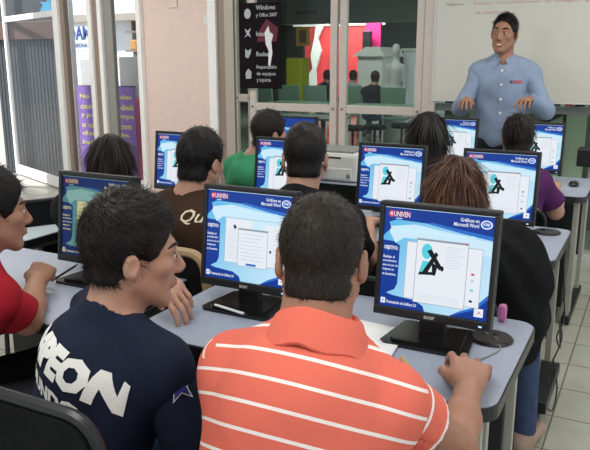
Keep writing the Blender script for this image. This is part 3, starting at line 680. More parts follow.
def pen(a, b, r, m, lab, name='pen', tip='black_plastic'):
    a, b = Vector(a), Vector(b); t = thing(name, tuple((a+b)/2-Vector((0, 0, r))), lab, name); d = (b-a).normalized()
    MB().tube([a, b], r, 8).build('barrel', m, t, True); MB().tube([b, b+d*.012], [r, r*.2], 8).build('tip', tip, t, True)
pen((-.50, 1.545, .757), (-.445, 1.475, .757), .0045, 'pencil_yellow', 'yellow pencil at the shoulder of the striped polo', 'pencil', 'paper')
pen((-1.10, 1.625, .770), (-.985, 1.60, .770), .004, 'white_plastic', 'white pen lying on the stand of the monitor with overlapping documents')
pen((-1.73, 1.60, .758), (-1.68, 1.66, .80), .004, 'dark_metal', 'dark pen held up in the fist of the boy in red')
b = MB().box((-1.01, 1.775, .7505), (-.955, 1.815, .765), .004).build('cable_plug', 'black_plastic'); tag(b, 'small black cable plug on the desk behind the white pen', 'plug')

# ------------------------------------------------------------------ things on and beyond the glass
mat('poster_black', (.010, .006, .009), .7, spec=.1); mat('poster_maroon', (.12, .01, .03), .35); mat('poster_grey', (.45, .47, .5), .5)
mat('purple_vinyl', (.38, .22, .72), .6); mat('yellow_print', (.95, .88, .35), .6); mat('sign_white', (.80, .86, .92), .5); mat('sign_blue', (.04, .10, .42), .5)
mat('shop_red', (.70, .05, .06), .6, var=.15, vscale=1.2); mat('magenta', (.85, .02, .22), .5); mat('shutter_grey', (.045, .055, .062), .55, var=.1, vscale=4); mat('header_brown', (.13, .07, .055), .6)
mat('brown_stripe', (.16, .09, .06), .6); mat('cyan_cloth', (.06, .42, .70), .6); mat('acid_yellow', (.45, .48, .02), .6); mat('green_plastic', (.16, .27, .21), .3); mat('parapet_green', (.50, .56, .46), .6); mat('orange_goods', (.6, .32, .08), .6); mat('pink_cloth', (.65, .14, .25), .7)
X1, Z1 = (1, 0, 0), (0, 0, 1)
# black poster hung on the inside of the glass door
p0 = at(240.5, 88, WY-.05); p1 = at(281.5, 4, WY-.05); W_, H_ = p1.x-p0.x, p1.z-p0.z+.02
po = thing('hanging_poster', (p0.x+W_/2, WY-.05, p0.z), 'black poster with white lettering and icons hanging on the left glass door', 'poster')
MB().box((p0.x, WY-.052, p0.z), (p0.x+W_, WY-.046, p0.z+H_), .001).build('panel', 'poster_black', po)
MB().prism([(0, 0), (.20, 0), (.22, .12), (.10, .20), (.02, .1)], (p0.x+.19, WY-.0525, p0.z+.42), X1, Z1, (0, -1, 0), .0006).build('maroon_patch', 'poster_maroon', po)
for a, b, s, w_ in ((.18, .70, 'Windows', .20), (.18, .63, 'y Office 2007', .22), (.18, .47, 'Internet', .17), (.18, .29, 'Redes', .13), (.18, .17, 'Reparación', .21), (.18, .11, 'de equipos', .20), (.18, .05, 'y soporte', .15)):
    x = MB(); text_on(x, s, (p0.x+a, WY-.0535, p0.z+b), X1, Z1, w_, .042, .02); x.build('lettering_line', 'poster_grey', po)
for i, (a, b) in enumerate(((.09, .67), (.09, .50), (.09, .32), (.09, .13))):
    k = MB(); e = (p0.x+a, WY-.053, p0.z+b)
    shp = [circle(0, 0, .035, .045, 14), [(-.035, -.04), (-.01, -.01), (-.035, .04), (0, .02), (.035, .045), (.015, 0), (.035, -.04), (0, -.02)], [(-.03, -.035), (.0, -.05), (.03, 0), (.035, .04), (.0, .02), (-.03, .04)], [(-.025, -.045), (.03, -.04), (.035, .02), (0, .05), (-.03, .01)]][i]
    k.prism(shp, e, X1, Z1, (0, -1, 0), .0005); k.build('poster_icon', 'poster_grey', po)
k = MB(); k.prism([(.0, .30), (.04, .36), (.055, .30), (.09, .28), (.07, .22), (.08, .12), (.055, 0), (.035, .01), (.04, .14), (.01, .2)], (p0.x+.27, WY-.0545, p0.z+.20), X1, Z1, (0, -1, 0), .0005)
k.build('white_figure', 'paper', po)  # irregular white shape laid over the poster
# thermostat plates on the pink wall
a = at(168, 5, WY); b = MB().box((a.x, WY-.012, a.z-.03), (a.x+.115, WY-.001, a.z+.08), .004).build('wall_plate', 'pink_plaster'); tag(b, 'pale square plate high on the pink wall', 'wall plate')
a = at(211, 20, WY); b = MB().lathe((a.x-.03, WY-.001, a.z), [(.001, -.02), (.05, -.016), (.058, 0)], 20, 'y').build('round_plate', 'white_plastic', None, True); tag(b, 'round white fitting on the pink wall beside the white post', 'wall fitting')
# grey shutters, far left
sy = 6.55; a = at(8, 40, sy); b = at(66, 40, sy); t = thing('roller_shutter', ((a.x+b.x)/2, sy, 0), 'grey ribbed shutter seen through the glass street door', 'shutter')
x = MB(); n = 22; x0, x1 = a.x-.25, b.x+.05
for i in range(n): u0 = x0+(x1-x0)*i/n; x.box((u0, sy, 0), (u0+(x1-x0)/n*.86, sy+.03, a.z), .008)
x.box((x0, sy+.02, 0), (x1, sy+.04, a.z)); x.build('curtain', 'shutter_grey', t)
MB().box((x0, sy-.06, a.z), (x1, sy+.1, at(8, 22, sy).z), .01).build('header_box', 'header_brown', t)
MB().box((x0, sy+.0, at(8, 22, sy).z), (x1, sy+.06, 2.7)).build('upper_panel', 'shutter_grey', t)
MB().box((x1, sy-.03, 0), (x1+.05, sy+.05, 2.7), .006).build('side_post', 'white_frame', t)
k = MB(); e = at(40, 13, sy-.08); k.prism([(0, .02), (.06, .10), (.0, .13), (.12, .12), (.15, .18), (.2, .1), (.30, .09), (.22, .04), (.25, -.02), (.14, .02), (.1, -.03)], e, X1, Z1, (0, 1, 0), .02)
tag(k.build('cyan_cloth', 'cyan_cloth'), 'bright cyan cloth scrap above the grey shutter', 'cloth')
# purple banner and white sheets by the street windows
b0, b1 = at(77, 86, 6.3), at(134, 86, 6.3); t = thing('purple_banner', ((b0.x+b1.x)/2, 6.3, 0), 'purple banner with yellow handwriting standing outside the street window', 'banner')
MB().box((b0.x, 6.295, .04), (b1.x, 6.305, b0.z), .001).build('sheet', 'purple_vinyl', t)
k = MB()
for i, s in enumerate(('No sólo puedes', 'comer tan deli', 'y podrás acompa', 'o estar cla con', 'deja ya la', 'haber pedido')):
    z = b0.z-.155-.108*i; text_on(k, s, (b0.x+.04, 6.292, z), X1, Z1, (.78, .80, .80, .76, .72, .74)[i], .068, .035)
k.build('banner_lettering', 'yellow_print', t)
MB().tube([(b0.x, 6.31, b0.z), (b1.x, 6.31, b0.z)], .012).build('top_rod', 'dark_metal', t)
for xx in (b0.x+.05, b1.x-.05): MB().tube([(xx, 6.32, b0.z), (xx, 6.32, -.005)], .012).build('post', 'dark_metal', t)
for (pa, pb, ya, yb, lab, Y) in ((82, 101, 60, 92, 'white paper sheet fixed outside the street window, left of the middle post', 6.36), (121, 141, 57, 96, 'white paper sheet fixed outside the street window beside the pink wall', 6.36)):
    q0, q1 = at(pa, yb, Y), at(pb, ya, Y); t = thing('notice_board', ((q0.x+q1.x)/2, Y, 0), lab, 'notice'); MB().box((q0.x, Y, q0.z-.02), (q1.x, Y+.01, q1.z)).build('sheet', 'paper', t); MB().tube([((q0.x+q1.x)/2, Y+.02, q1.z-.05), ((q0.x+q1.x)/2, Y+.02, -.005)], .01).build('post', 'dark_metal', t)
# pharmacy sign, read from behind, and shopfronts across the street
Y = 8.2; q0, q1 = at(69, 51, Y), at(104, 26, Y); t = thing('shop_sign', ((q0.x+q1.x)/2, Y, 0), 'white shop sign with reversed blue letters across the street', 'sign')
MB().box((q0.x-.1, Y, q0.z), (q1.x+.12, Y+.08, q1.z), .005).build('panel', 'sign_white', t)
k = MB(); text_on(k, 'FARMAC', (q0.x+.02, Y-.004, q0.z+.16), X1, Z1, q1.x-q0.x+.06, .20, .03, True); k.build('big_lettering', 'sign_blue', t)
k = MB(); text_on(k, 'EL AHORRO', (q0.x+.05, Y-.004, q0.z+.05), X1, Z1, .42, .06, .01, True); k.build('small_lettering', 'sign_blue', t)
for xx in (q0.x, q1.x+.05): MB().box((xx-.03, Y+.02, -.005), (xx+.03, Y+.07, q0.z), .004).build('post', 'pale_frame', t)
Y = 9.0; q0, q1 = at(66, 150, Y), at(142, 20, Y); t = thing('shopfront', ((q0.x+q1.x)/2, Y+.3, 0), 'pale shopfront with beige awning across the street', 'shop')
MB().box((q0.x-1.5, Y+.4, -.005), (q1.x+.5, Y+.6, 3.4)).build('facade', 'sign_white', t); MB().box((q0.x-1.5, Y+.1, at(70, 22, Y).z), (q1.x+.5, Y+.4, at(70, 14, Y).z), .01).build('awning', 'aluminium', t)
k = MB()
for i in range(5): z = .7+.3*i; k.box((at(118, 60, Y).x, Y+.2, z), (q1.x+.35, Y+.4, z+.03))
k.build('shelf_boards', 'brown_frame', t)
MB().box((at(118, 60, Y).x, Y+.38, .3), (q1.x+.35, Y+.395, 2.1)).build('dark_opening', 'mall_grey', t)
for i, (px, py, ww, hh, mm) in enumerate(((124, 24, .10, .30, 'brown_stripe'), (134, 30, .12, .34, 'sign_white'), (124, 44, .14, .16, 'orange_goods'), (130, 50, .10, .14, 'orange_goods'), (138, 44, .12, .20, 'orange_goods'), (126, 36, .08, .16, 'brown_stripe'))):
    q = at(px, py, Y); z = .73+.3*max(0, round((q.z-.73)/.3)); z = min(z, 1.93); o = MB().box((q.x-ww/2, Y+.22, z+.0), (q.x+ww/2, Y+.34, z+min(hh, .26)), .02).build('shelf_goods', mm)
    tag(o, ['brown carton high on the street shop shelf', 'tall white pack on the street shop shelf', 'orange pack on the street shop shelf, leftmost orange one', 'orange pack in the middle of the street shop shelf', 'orange pack at the right end of the street shop shelf', 'small brown tin on the street shop shelf'][i], 'goods', 'goods on the street shop shelf')
Y = 7.4; q0, q1 = at(136, 172, Y), at(147, 118, Y); t = thing('striped_blind', ((q0.x+q1.x)/2, Y, 0), 'brown and white striped blind low outside the window by the pink wall', 'blind')
MB().box((q0.x-.2, Y, -.005), (q1.x+.2, Y+.03, q1.z)).build('white_cloth', 'sign_white', t); k = MB()
for i in range(12): k.box((q0.x-.2, Y-.006, .03+i*(q1.z)/12), (q1.x+.2, Y, .03+i*(q1.z)/12+.036))
k.build('brown_stripes', 'brown_stripe', t)
Y = 7.0; q = at(137, 100, Y); o = MB().lathe((q.x, Y, -.005), [(.16, 0), (.17, .5), (.12, .8), (.15, q.z-.1), (.10, q.z+.1), (.03, q.z+.16)], 16).build('pink_bundle', 'pink_cloth', None, True); tag(o, 'pink cloth bundle behind the street window beside the striped blind', 'cloth')
q = at(100, 54, 8.0); o = MB().box((q.x-.08, 8.0, -.005), (q.x+.06, 8.1, q.z+.06), .01).build('red_post', 'shop_red'); tag(o, 'red street post beside the reversed sign', 'post')

# the mall hall behind the glass doors
def chair_far(px, Y, lab, grp='hall seats', m='green_plastic'):
    q = at(px, 80, Y); x = q.x; t = thing('waiting_chair', (x, Y, 0), lab, 'chair', grp)
    MB().box((x-.23, Y-.22, .42), (x+.23, Y+.22, .46), .01).build('seat', m, t); MB().box((x-.23, Y-.26, .55), (x+.23, Y-.22, 1.0), .01, Matrix.Rotation(.15, 3, 'X')).build('backrest', m, t)
    for a in (-.2, .2):
        for b_ in (-.18, .18): MB().tube([(x+a, Y+b_, 0), (x+a, Y+b_, .42)], .014, 6).build('leg', 'white_plastic', t)
        MB().tube([(x+a, Y-.2, .44), (x+a, Y-.23, .6)], .012, 6).build('back_post', 'white_plastic', t)
for px, Y, lab in ((295, 12.5, 'green hall seat farthest left behind the left glass door'), (321, 12.5, 'green hall seat below the red shop front'), (356, 12.8, 'green hall seat left of the white kiosk'), (398, 12.3, 'green hall seat in front of the mannequin'), (268, 11.8, 'green hall seat under the black poster')): chair_far(px, Y, lab)
def table_far(px, Y, w_, lab, m='mall_grey'):
    x = at(px, 100, Y).x; t = thing('hall_table', (x, Y, 0), lab, 'table', 'hall tables'); MB().box((x-w_/2, Y-.3, .70), (x+w_/2, Y+.3, .73), .008).build('table_top', m, t)
    for a in (-w_/2+.06, w_/2-.06):
        for b_ in (-.25, .25): MB().tube([(x+a, Y+b_, 0), (x+a, Y+b_, .7)], .015, 6).build('leg', 'white_plastic', t)
table_far(308, 11.5, 1.5, 'long grey hall table below the green seats', 'green_plastic'); table_far(385, 11.4, 1.2, 'grey hall table behind the right glass door', 'green_plastic'); table_far(300, 8.6, 1.3, 'low grey table close behind the left glass door')
def stool(px, Y, lab):
    x = at(px, 125, Y).x; t = thing('round_stool', (x, Y, 0), lab, 'stool', 'black round stools in the hall')
    MB().lathe((x, Y, 0), [(.15, .46), (.17, .48), (.17, .51), (.15, .53)], 20).build('seat', 'black_fabric', t, True); MB().lathe((x, Y, 0), [(.02, .02), (.02, .46)], 10).build('post', 'dark_metal', t, True)
    MB().lathe((x, Y, 0), [(.15, -.005), (.15, .01), (.03, .03)], 16).build('foot', 'dark_metal', t, True)
stool(375, 9.9, 'black round stool just right of the door mullion'); stool(402, 10.3, 'black round stool left of the long black hair'); stool(353, 9.6, 'black round stool behind the door mullion')
Y = 17; q0, q1 = at(302, 90, Y), at(373, 22, Y); t = thing('red_shopfront', ((q0.x+q1.x)/2, Y+.2, 0), 'red shop front far behind the glass doors', 'shop')
MB().box((q0.x, Y+.1, 0), (q1.x, Y+.3, q1.z)).build('facade', 'shop_red', t); MB().box((q0.x-.3, Y+.05, q1.z-.07), (q1.x+.3, Y+.1, q1.z)).build('light_strip', 'white_plastic', t)
a, b = at(365, 52, Y-.1), at(381, 22, Y-.1); o = MB().box((a.x, Y-.1, 0), (b.x, Y-.03, b.z), .01).build('magenta_banner', 'magenta'); tag(o, 'magenta banner at the right end of the red shop front', 'banner')
k = MB(); a = at(310, 82, Y); k.prism([(0, -1.1), (.0, .2), (.1, .35), (.05, .7), (.15, 1.1), (.2, 1.45), (.45, 1.6), (.4, 1.4), (.25, 1.1), (.35, .8), (.2, .3), (.25, -1.1)], (a.x, Y, a.z), X1, Z1, (0, -1, 0), .08); tag(k.build('white_statue', 'white_plastic'), 'white figure cut-out standing before the red shop front', 'cut-out')
a, b = at(332, 50, 16.6), at(372, 30, 16.6); o = MB().box((at(362, 50, 16.6).x, 16.6, 0), (at(370, 50, 16.6).x, 16.75, at(365, 31, 16.6).z), .02).build('dark_pillar', 'black_plastic'); tag(o, 'dark upright panel in front of the red shop', 'panel')
Y = 13.2; q0, q1 = at(357, 88, Y), at(383, 50, Y); t = thing('white_kiosk', ((q0.x+q1.x)/2, Y+.5, 0), 'white kiosk with sloping roof behind the right glass door', 'kiosk')
MB().box((q0.x, Y, 0), (q1.x, Y+1, q1.z-.1), .02).build('counter', 'white_plastic', t); MB().prism([(q0.x-.08, q1.z-.12), (q1.x+.08, q1.z-.12), (q1.x-.05, q1.z+.06), (q0.x+.2, q1.z+.06)], (0, Y-.1, 0), X1, Z1, (0, 1, 0), 1.2).build('roof', 'white_plastic', t)
Y = 14.5; q0, q1 = at(403, 78, Y), at(440, 48, Y); t = thing('white_counter', ((q0.x+q1.x)/2, Y+.3, 0), 'long white corrugated counter seen left of the whiteboard', 'counter')
MB().box((q0.x, Y, 0), (q1.x, Y+.6, q1.z-.06), .01).build('body', 'sign_white', t); MB().box((q0.x-.05, Y-.05, q1.z-.06), (q1.x, Y+.65, q1.z), .01).build('counter_top', 'white_plastic', t)
k = MB(); [k.box((q0.x+.1*i, Y-.012, .1), (q0.x+.1*i+.04, Y, q1.z-.1)) for i in range(int((q1.x-q0.x)/.1))]; k.build('corrugation', 'sign_white', t)
a = at(296, 72, 13.5); o = MB().box((at(286, 70, 13.5).x, 13.5, 0), (at(301, 70, 13.5).x, 13.9, at(290, 58, 13.5).z), .02).build('yellow_bin', 'acid_yellow'); tag(o, 'acid yellow box behind the left glass door', 'box')
a, b = at(296, 46, 14), at(309, 27, 14); t = thing('sign_stand', ((a.x+b.x)/2, 14, 0), 'framed picture sign on a pole left of the red shop', 'sign'); MB().box((a.x, 14, a.z), (b.x, 14.08, b.z), .01).build('board', 'orange_goods', t); MB().box((a.x+.08, 13.99, a.z+.06), (b.x-.06, 14, b.z-.06)).build('picture', 'brown_stripe', t); MB().box(((a.x+b.x)/2, 14.02, 0), ((a.x+b.x)/2+.04, 14.06, a.z)).build('pole', 'mid_grey', t)
q = at(303, 12, 14.9); t = thing('hall_sign', (q.x, 14.95, 2.3), 'grey lettered sign on the hall bulkhead', 'sign'); q0, q1 = at(294, 17, 14.9), at(318, 8, 14.9); MB().box((q0.x, 14.93, q0.z), (q1.x, 14.99, q1.z), .004).build('panel', 'mall_grey', t); k = MB(); text_on(k, 'FRUIT EX', (q0.x+.05, 14.925, q0.z+.05), X1, Z1, q1.x-q0.x-.1, q1.z-q0.z-.1, .03); k.build('sign_lettering', 'dark_void', t)
# mannequin with pale shawl
Y = 12.6; a = at(394, 85, Y); F_ = Field(); F_.cap((a.x, Y, .0), (a.x, Y, .9), .22, .16, .05).cap((a.x, Y, .9), (a.x+.03, Y, 1.3), .12, .14, .05).ell((a.x+.02, Y, 1.66), (.075, .09, .11), None, .03).cap((a.x+.02, Y, 1.3), (a.x+.02, Y, 1.6), .05, .045, .08).cap((a.x-.13, Y, 1.35), (a.x-.2, Y, .9), .045, .035, .05).cap((a.x+.17, Y, 1.35), (a.x+.22, Y, .9), .045, .035, .05)
V, Q = F_.mesh(.025); mt = thing('mannequin', (a.x, Y, 0), 'pale mannequin right of the white kiosk', 'mannequin'); fast_obj('body', V, Q, 'grey_plastic', mt)
# goods below the whiteboard, dark handrail and pale parapet outside
Y = 6.6; q0, q1 = at(552, 122, Y), at(600, 100, Y); x0 = at(545, 110, Y).x
t = thing('shelf_rack', (x0+.5, Y+.1, 0), 'low shelf rack behind the glass under the whiteboard', 'shelf'); MB().box((x0-.1, Y, 0), (x0+1.6, Y+.3, at(560, 109, Y).z-.0), .01).build('body', 'mall_grey', t)
zt = at(560, 109, Y).z
for i in range(12):
    hh = .09+.03*((i*7) % 3); xx = x0+.12+.05*i; o = MB().box((xx, Y+.05, zt), (xx+.036, Y+.2, zt+hh), .004).build('book', ['sign_white', 'shop_red', 'paper', 'brown_stripe', 'mid_grey'][i % 5]); tag(o, ['leftmost', 'second', 'third', 'fourth', 'fifth', 'sixth', 'seventh', 'eighth', 'ninth', 'tenth', 'eleventh', 'rightmost'][i]+' of the upright books under the whiteboard, '+['white', 'red', 'pale', 'brown', 'grey'][i % 5], 'book', 'upright books under the whiteboard')
a, b = at(541, 123, 6.1), at(590, 100, 6.35); t = thing('stair_rail', ((a.x+b.x)/2, 6.2, 0), 'dark sloping handrail above a pale green parapet outside the glass', 'railing')
MB().tube([a, b], .018, 8).build('handrail', 'dark_metal', t, True); MB().prism([(a.x, 0), (b.x, 0), (b.x, b.z-.03), (a.x, a.z-.03)], (0, 6.23, 0), X1, Z1, (0, 1, 0), .03).build('parapet', 'parapet_green', t)
for f_ in (.15, .5, .85): p = a.lerp(b, f_); MB().tube([(p.x, 6.2, -.005), p], .012, 6).build('post', 'dark_metal', t)
q = at(580, 158, 5.5); t = thing('speaker_box', (q.x+.07, 5.55, 0), 'small black box on a thin stand at the right edge under the whiteboard', 'speaker'); MB().box((q.x-.02, 5.47, q.z-.06), (q.x+.15, 5.63, q.z+.07), .01).build('box_body', 'black_plastic', t); MB().tube([(q.x+.07, 5.55, .01), (q.x+.07, 5.55, q.z-.055)], .012, 8).build('stand_pole', 'grey_plastic', t, True); MB().lathe((q.x+.07, 5.55, 0), [(.11, 0), (.11, .012), (.02, .02)], 20).build('stand_foot', 'grey_plastic', t, True)

# ------------------------------------------------------------------ clothes
def cloth(name, col, rough=.85, var=.12): return mat(name, col, rough, var=var, vscale=18, bump=.35, bscale=260, spec=.2)
cloth('navy_cotton', (.009, .014, .034)); cloth('red_cotton', (.30, .008, .018)); cloth('brown_cloth', (.050, .026, .016)); cloth('black_cotton', (.010, .010, .012))
cloth('green_cotton', (.05, .30, .14)); cloth('purple_cotton', (.085, .018, .10)); cloth('blue_shirt', (.26, .33, .46), var=.06); cloth('grey_shirt', (.3, .33, .36)); cloth('white_print', (.80, .80, .78), .7, .05); cloth('cream_print', (.75, .68, .5), .7, .05)
mat('star_blue', (.01, .02, .16), .6)
def stripe_mat(name, mode, period, width, phase):
    m = bpy.data.materials.new(name); m.use_nodes = True; nt = m.node_tree; b = nt.nodes['Principled BSDF']; N = nt.nodes.new; L = nt.links.new
    if mode == 'attr':
        a = N('ShaderNodeAttribute'); a.attribute_name = 'along'; src = a.outputs['Fac']
    else:
        tc = N('ShaderNodeTexCoord'); s = N('ShaderNodeSeparateXYZ'); L(tc.outputs['Object'], s.inputs[0]); q = N('ShaderNodeMath'); q.operation = 'MULTIPLY_ADD'; q.inputs[1].default_value = .50
        L(s.outputs[1], q.inputs[0]); L(s.outputs[2], q.inputs[2]); xo = N('ShaderNodeMath'); xo.inputs[1].default_value = .020; L(s.outputs[0], xo.inputs[0])
        xx = N('ShaderNodeMath'); xx.operation = 'MULTIPLY'; L(xo.outputs[0], xx.inputs[0]); L(xo.outputs[0], xx.inputs[1])
        q2 = N('ShaderNodeMath'); q2.operation = 'MULTIPLY_ADD'; q2.inputs[1].default_value = .35; L(xx.outputs[0], q2.inputs[0]); L(q.outputs[0], q2.inputs[2]); src = q2.outputs[0]
    ad = N('ShaderNodeMath'); ad.operation = 'ADD'; ad.inputs[1].default_value = 10*period+phase; L(src, ad.inputs[0])
    mo = N('ShaderNodeMath'); mo.operation = 'MODULO'; mo.inputs[1].default_value = period; L(ad.outputs[0], mo.inputs[0])
    lt = N('ShaderNodeMath'); lt.operation = 'LESS_THAN'; lt.inputs[1].default_value = width; L(mo.outputs[0], lt.inputs[0])
    mx = N('ShaderNodeMixRGB'); mx.inputs[1].default_value = (.74, .145, .095, 1); mx.inputs[2].default_value = (.88, .80, .76, 1); L(lt.outputs[0], mx.inputs[0]); L(mx.outputs[0], b.inputs['Base Color']); b.inputs['Roughness'].default_value = .85
    tc = N('ShaderNodeTexCoord'); n = N('ShaderNodeTexNoise'); n.inputs['Scale'].default_value = 420; L(tc.outputs['Object'], n.inputs['Vector']); n2 = N('ShaderNodeTexNoise'); n2.inputs['Scale'].default_value = 9; n2.inputs['Detail'].default_value = 2; L(tc.outputs['Object'], n2.inputs['Vector'])
    sm = N('ShaderNodeMath'); sm.operation = 'MULTIPLY_ADD'; sm.inputs[1].default_value = 7; L(n2.outputs[0], sm.inputs[0]); L(n.outputs[0], sm.inputs[2])
    bp = N('ShaderNodeBump'); bp.inputs['Strength'].default_value = .35; bp.inputs['Distance'].default_value = .003; L(sm.outputs[0], bp.inputs['Height']); L(bp.outputs[0], b.inputs['Normal']); M[name] = m
stripe_mat('polo_body', 'obj', .050, .0068, .0); stripe_mat('polo_sleeve', 'attr', .046, .0065, .01); mat('polo_collar', (.74, .145, .095), .85, bump=.3, bscale=420)

# ------------------------------------------------------------------ people
def lerp(a, b, t): return np.array(a, dtype=float)*(1-t)+np.array(b, dtype=float)*t
def person(label, head, yaw, nb, Ls, Rs, hip, pitch=0, roll=0, hs=1., skin_m='skin_tan', shirt_m='black_cotton', shirt_name='shirt', trousers_m='jeans', hair_m='hair_black', hair='short', hair_kw={}, arms={}, sleeve='short', sl=.62, h=.006, neck_r=.054, fat=1., belly=0., face=False, smile=False, stand=False, fem=False, st=None, ruffle=0., sleeve_m=None, group=None, collar=None, leg_dir=None, knees=.40, foot_z=0., af=1., fold=.0035, feet=None, legs=True):
    t = thing('person', (hip[0], hip[1], 0), label, 'person', group)
    nb, Ls, Rs, hip = (np.array(x, dtype=float) for x in (nb, Ls, Rs, hip)); R = rotm(yaw, pitch, roll); hc = np.array(head, dtype=float)
    up = nrm(nb-hip); rt = nrm(Rs-Ls); fw = nrm(np.cross(up, rt)); rt = np.cross(fw, up); T = np.stack([rt, fw, up], 1); sw = np.linalg.norm(Rs-Ls)/.36*fat
    def torso(F, e, clothes):
        F.ell(nb-up*.17+fw*.01, (.150*sw+e, .108*fat+e, .17+e), T, .04); F.ell(nb-up*.10-fw*.025, (.135*sw+e, .085+e, .10+e), T, .04)
        F.ell(lerp(hip, nb, .35)+fw*.01, (.138*sw+e, .108*fat+e+belly, .16+e), T, .05); F.ell(hip+up*.04, (.165*fat+e, .125*fat+e, .13+e), T, .05)
        F.cap(Ls, Rs, .046+e, None, .05)
        for s in (Ls, Rs):
            F.ell(s-up*.01, (.050+e*.9,)*3, T, .04); F.cap(nb+up*.006, lerp(nb, s, .88)+up*.010, .046+e*.7, .040+e, .04)
            if clothes: F.cap(lerp(s, nb, .18)-up*.07, lerp(hip, nb, .25)+(s-(Ls+Rs)/2)*.55, .060, .075, .06)
        if fem:
            for s in (-1, 1): F.ell(nb-up*.20+fw*.085+rt*s*.07, (.06+e,)*3, T, .03)
    B = Field(); torso(B, -.004, False); H = Local(B, hc, R, hs); head_prims(H, smile, fem)
    B.cap(nb-up*.03, H.p((0, -.028, -.055)), neck_r*1.08, neck_r, .03)
    el = {}
    for sd, a in arms.items():
        S = Ls if sd == 'L' else Rs; e = np.array(a['elbow'], dtype=float) if 'elbow' in a else ik(S, a['wrist'], .285, .25, a.get('pole', (.3 if sd == 'R' else -.3, -.2, -1))); el[sd] = e; W = np.array(a['wrist'], dtype=float)
        B.cap(S, e, .043*fat*af, .037*fat*af, .03).cap(e, lerp(e, W, .35), .039*fat*af, .040*fat*af, .02).cap(lerp(e, W, .35), W, .040*fat*af, .0265, .02)
        if 'd' in a: hand_prims(B, W, a['d'], a.get('n', (0, 0, 1)), 1 if sd == 'R' else -1, a.get('curl', (20, 25, 15)), a.get('spread', 1.), a.get('sc', 1.), a.get('thumb', (.6, .5)))
    V, Q = B.mesh(h); fast_obj('body', V, Q, skin_m, t)
    # shirt
    C = Field(); torso(C, .012, True)
    if collar == 'polo': C.cap(nb-up*.02, nb+up*.030-fw*.004, .078, .067, .02)
    elif collar == 'crew': C.cap(nb-up*.03, nb+up*.004, .074, .062, .02)
    elif collar == 'shirt': C.cap(nb-up*.02, nb+up*.012, .076, .062, .02); C.ell(nb+up*.03+fw*.075, (.034, .05, .055), T, .01, True)
    if collar: C.cap(nb+up*.0, nb+up*.09+ (fw*.0), .0545, .0525, .004, True)
    if not stand: C.box(hip-np.array((0, 0, .155)), (.3, .3, .10), .01, None, .01, True)
    fr = rng.random((6, 3))*6.28
    def noise(ax):
        X = ax[0][:, None, None]; Y = ax[1][None, :, None]; Z = ax[2][None, None, :]; a, b, c = fr[0]
        return fold*(np.sin(38*(X*.5+Z*.9)+a+2*np.sin(9*Y+b))*.6+np.sin(24*(X-.7*Z+.4*Y)+c+1.7*np.sin(13*Z+a)))
    hv = max(h, .006); V, Q = C.mesh(hv, noise); so = fast_obj(shirt_name, V, Q, shirt_m, t); surf = (V, Q)
    smat = sleeve_m or shirt_m; ssurf = {}
    for sd, e in el.items():
        S = Ls if sd == 'L' else Rs; W = np.array(arms[sd]['wrist'], dtype=float); G = Field(); dr = nrm(e-S); fs = arms[sd].get('sl', sl)
        if sleeve == 'short':
            E_ = S+(e-S)*fs; G.cap(S-dr*.012, E_+dr*.03, .058*fat, .060*fat+ruffle, .02)
            z = dr; x = nrm(np.cross(z, (0.1, .3, 1))); y = np.cross(z, x); G.box(E_+dr*.08, (.11, .11, .08), .002, np.stack([x, y, z], 1), .003, True); G.cap(lerp(S, e, .3), e, .046*fat, .046*fat, .002, True)
        else:
            d2 = nrm(W-e); G.cap(S-dr*.012, e, .057*fat, .051*fat, .03).cap(e, W+d2*.03, .056*fat, .041, .03)
            x = nrm(np.cross(d2, (0.1, .3, 1))); y = np.cross(d2, x); G.box(W+d2*.06, (.05, .05, .06), .002, np.stack([x, y, d2], 1), .003, True)
        V, Q = G.mesh(hv, noise); al = (V-S) @ dr; fast_obj('sleeve', V, Q, smat, so, {'along': al}); ssurf[sd] = (V, Q)
    # legs, trousers, shoes
    L_ = Field(); fd = np.array(leg_dir if leg_dir is not None else (fw[0], fw[1], 0), dtype=float); fd[2] = 0; fd = nrm(fd); sdv = np.array((fd[1], -fd[0], 0))
    ft = []
    for s in (-1, 1):
        hj = hip+sdv*s*.085-np.array((0, 0, .02))
        if stand: kn = hj+np.array((0, 0, -.42))+fd*.02; an = kn+np.array((0, 0, -.42))-fd*.03; an[2] = .09
        else: kn = hip+sdv*s*.12+fd*knees; kn[2] = .50; an = kn+fd*.03; an[2] = .10
        if feet and s in feet: an = np.array(feet[s], dtype=float)
        L_.cap(hj, kn, .088, .064, .03).cap(kn, an, .062, .048, .02); ft.append((an, s))
    L_.ell(hip, (.165*fat, .125*fat, .12), T, .04)
    if legs:
        V, Q = L_.mesh(.010); fast_obj('trousers', V, Q, trousers_m, t)
        for an, s in ft:
            f3 = Field(); a2 = np.array((an[0], an[1], .0)); f3.cap(a2+(0, 0, .05)-fd*.03, a2+(0, 0, .045)+fd*.13, .042, .034, .01).cap(a2+(0, 0, .09), a2+(0, 0, .05), .045, .045, .02); f3.box(a2+fd*.04+(0, 0, -.04), (.25, .25, .045), .001, None, .002, True)
            V, Q = f3.mesh(.008); fast_obj('shoe', V, Q, 'shoe_leather' if s == 1 else 'shoe_leather', t)
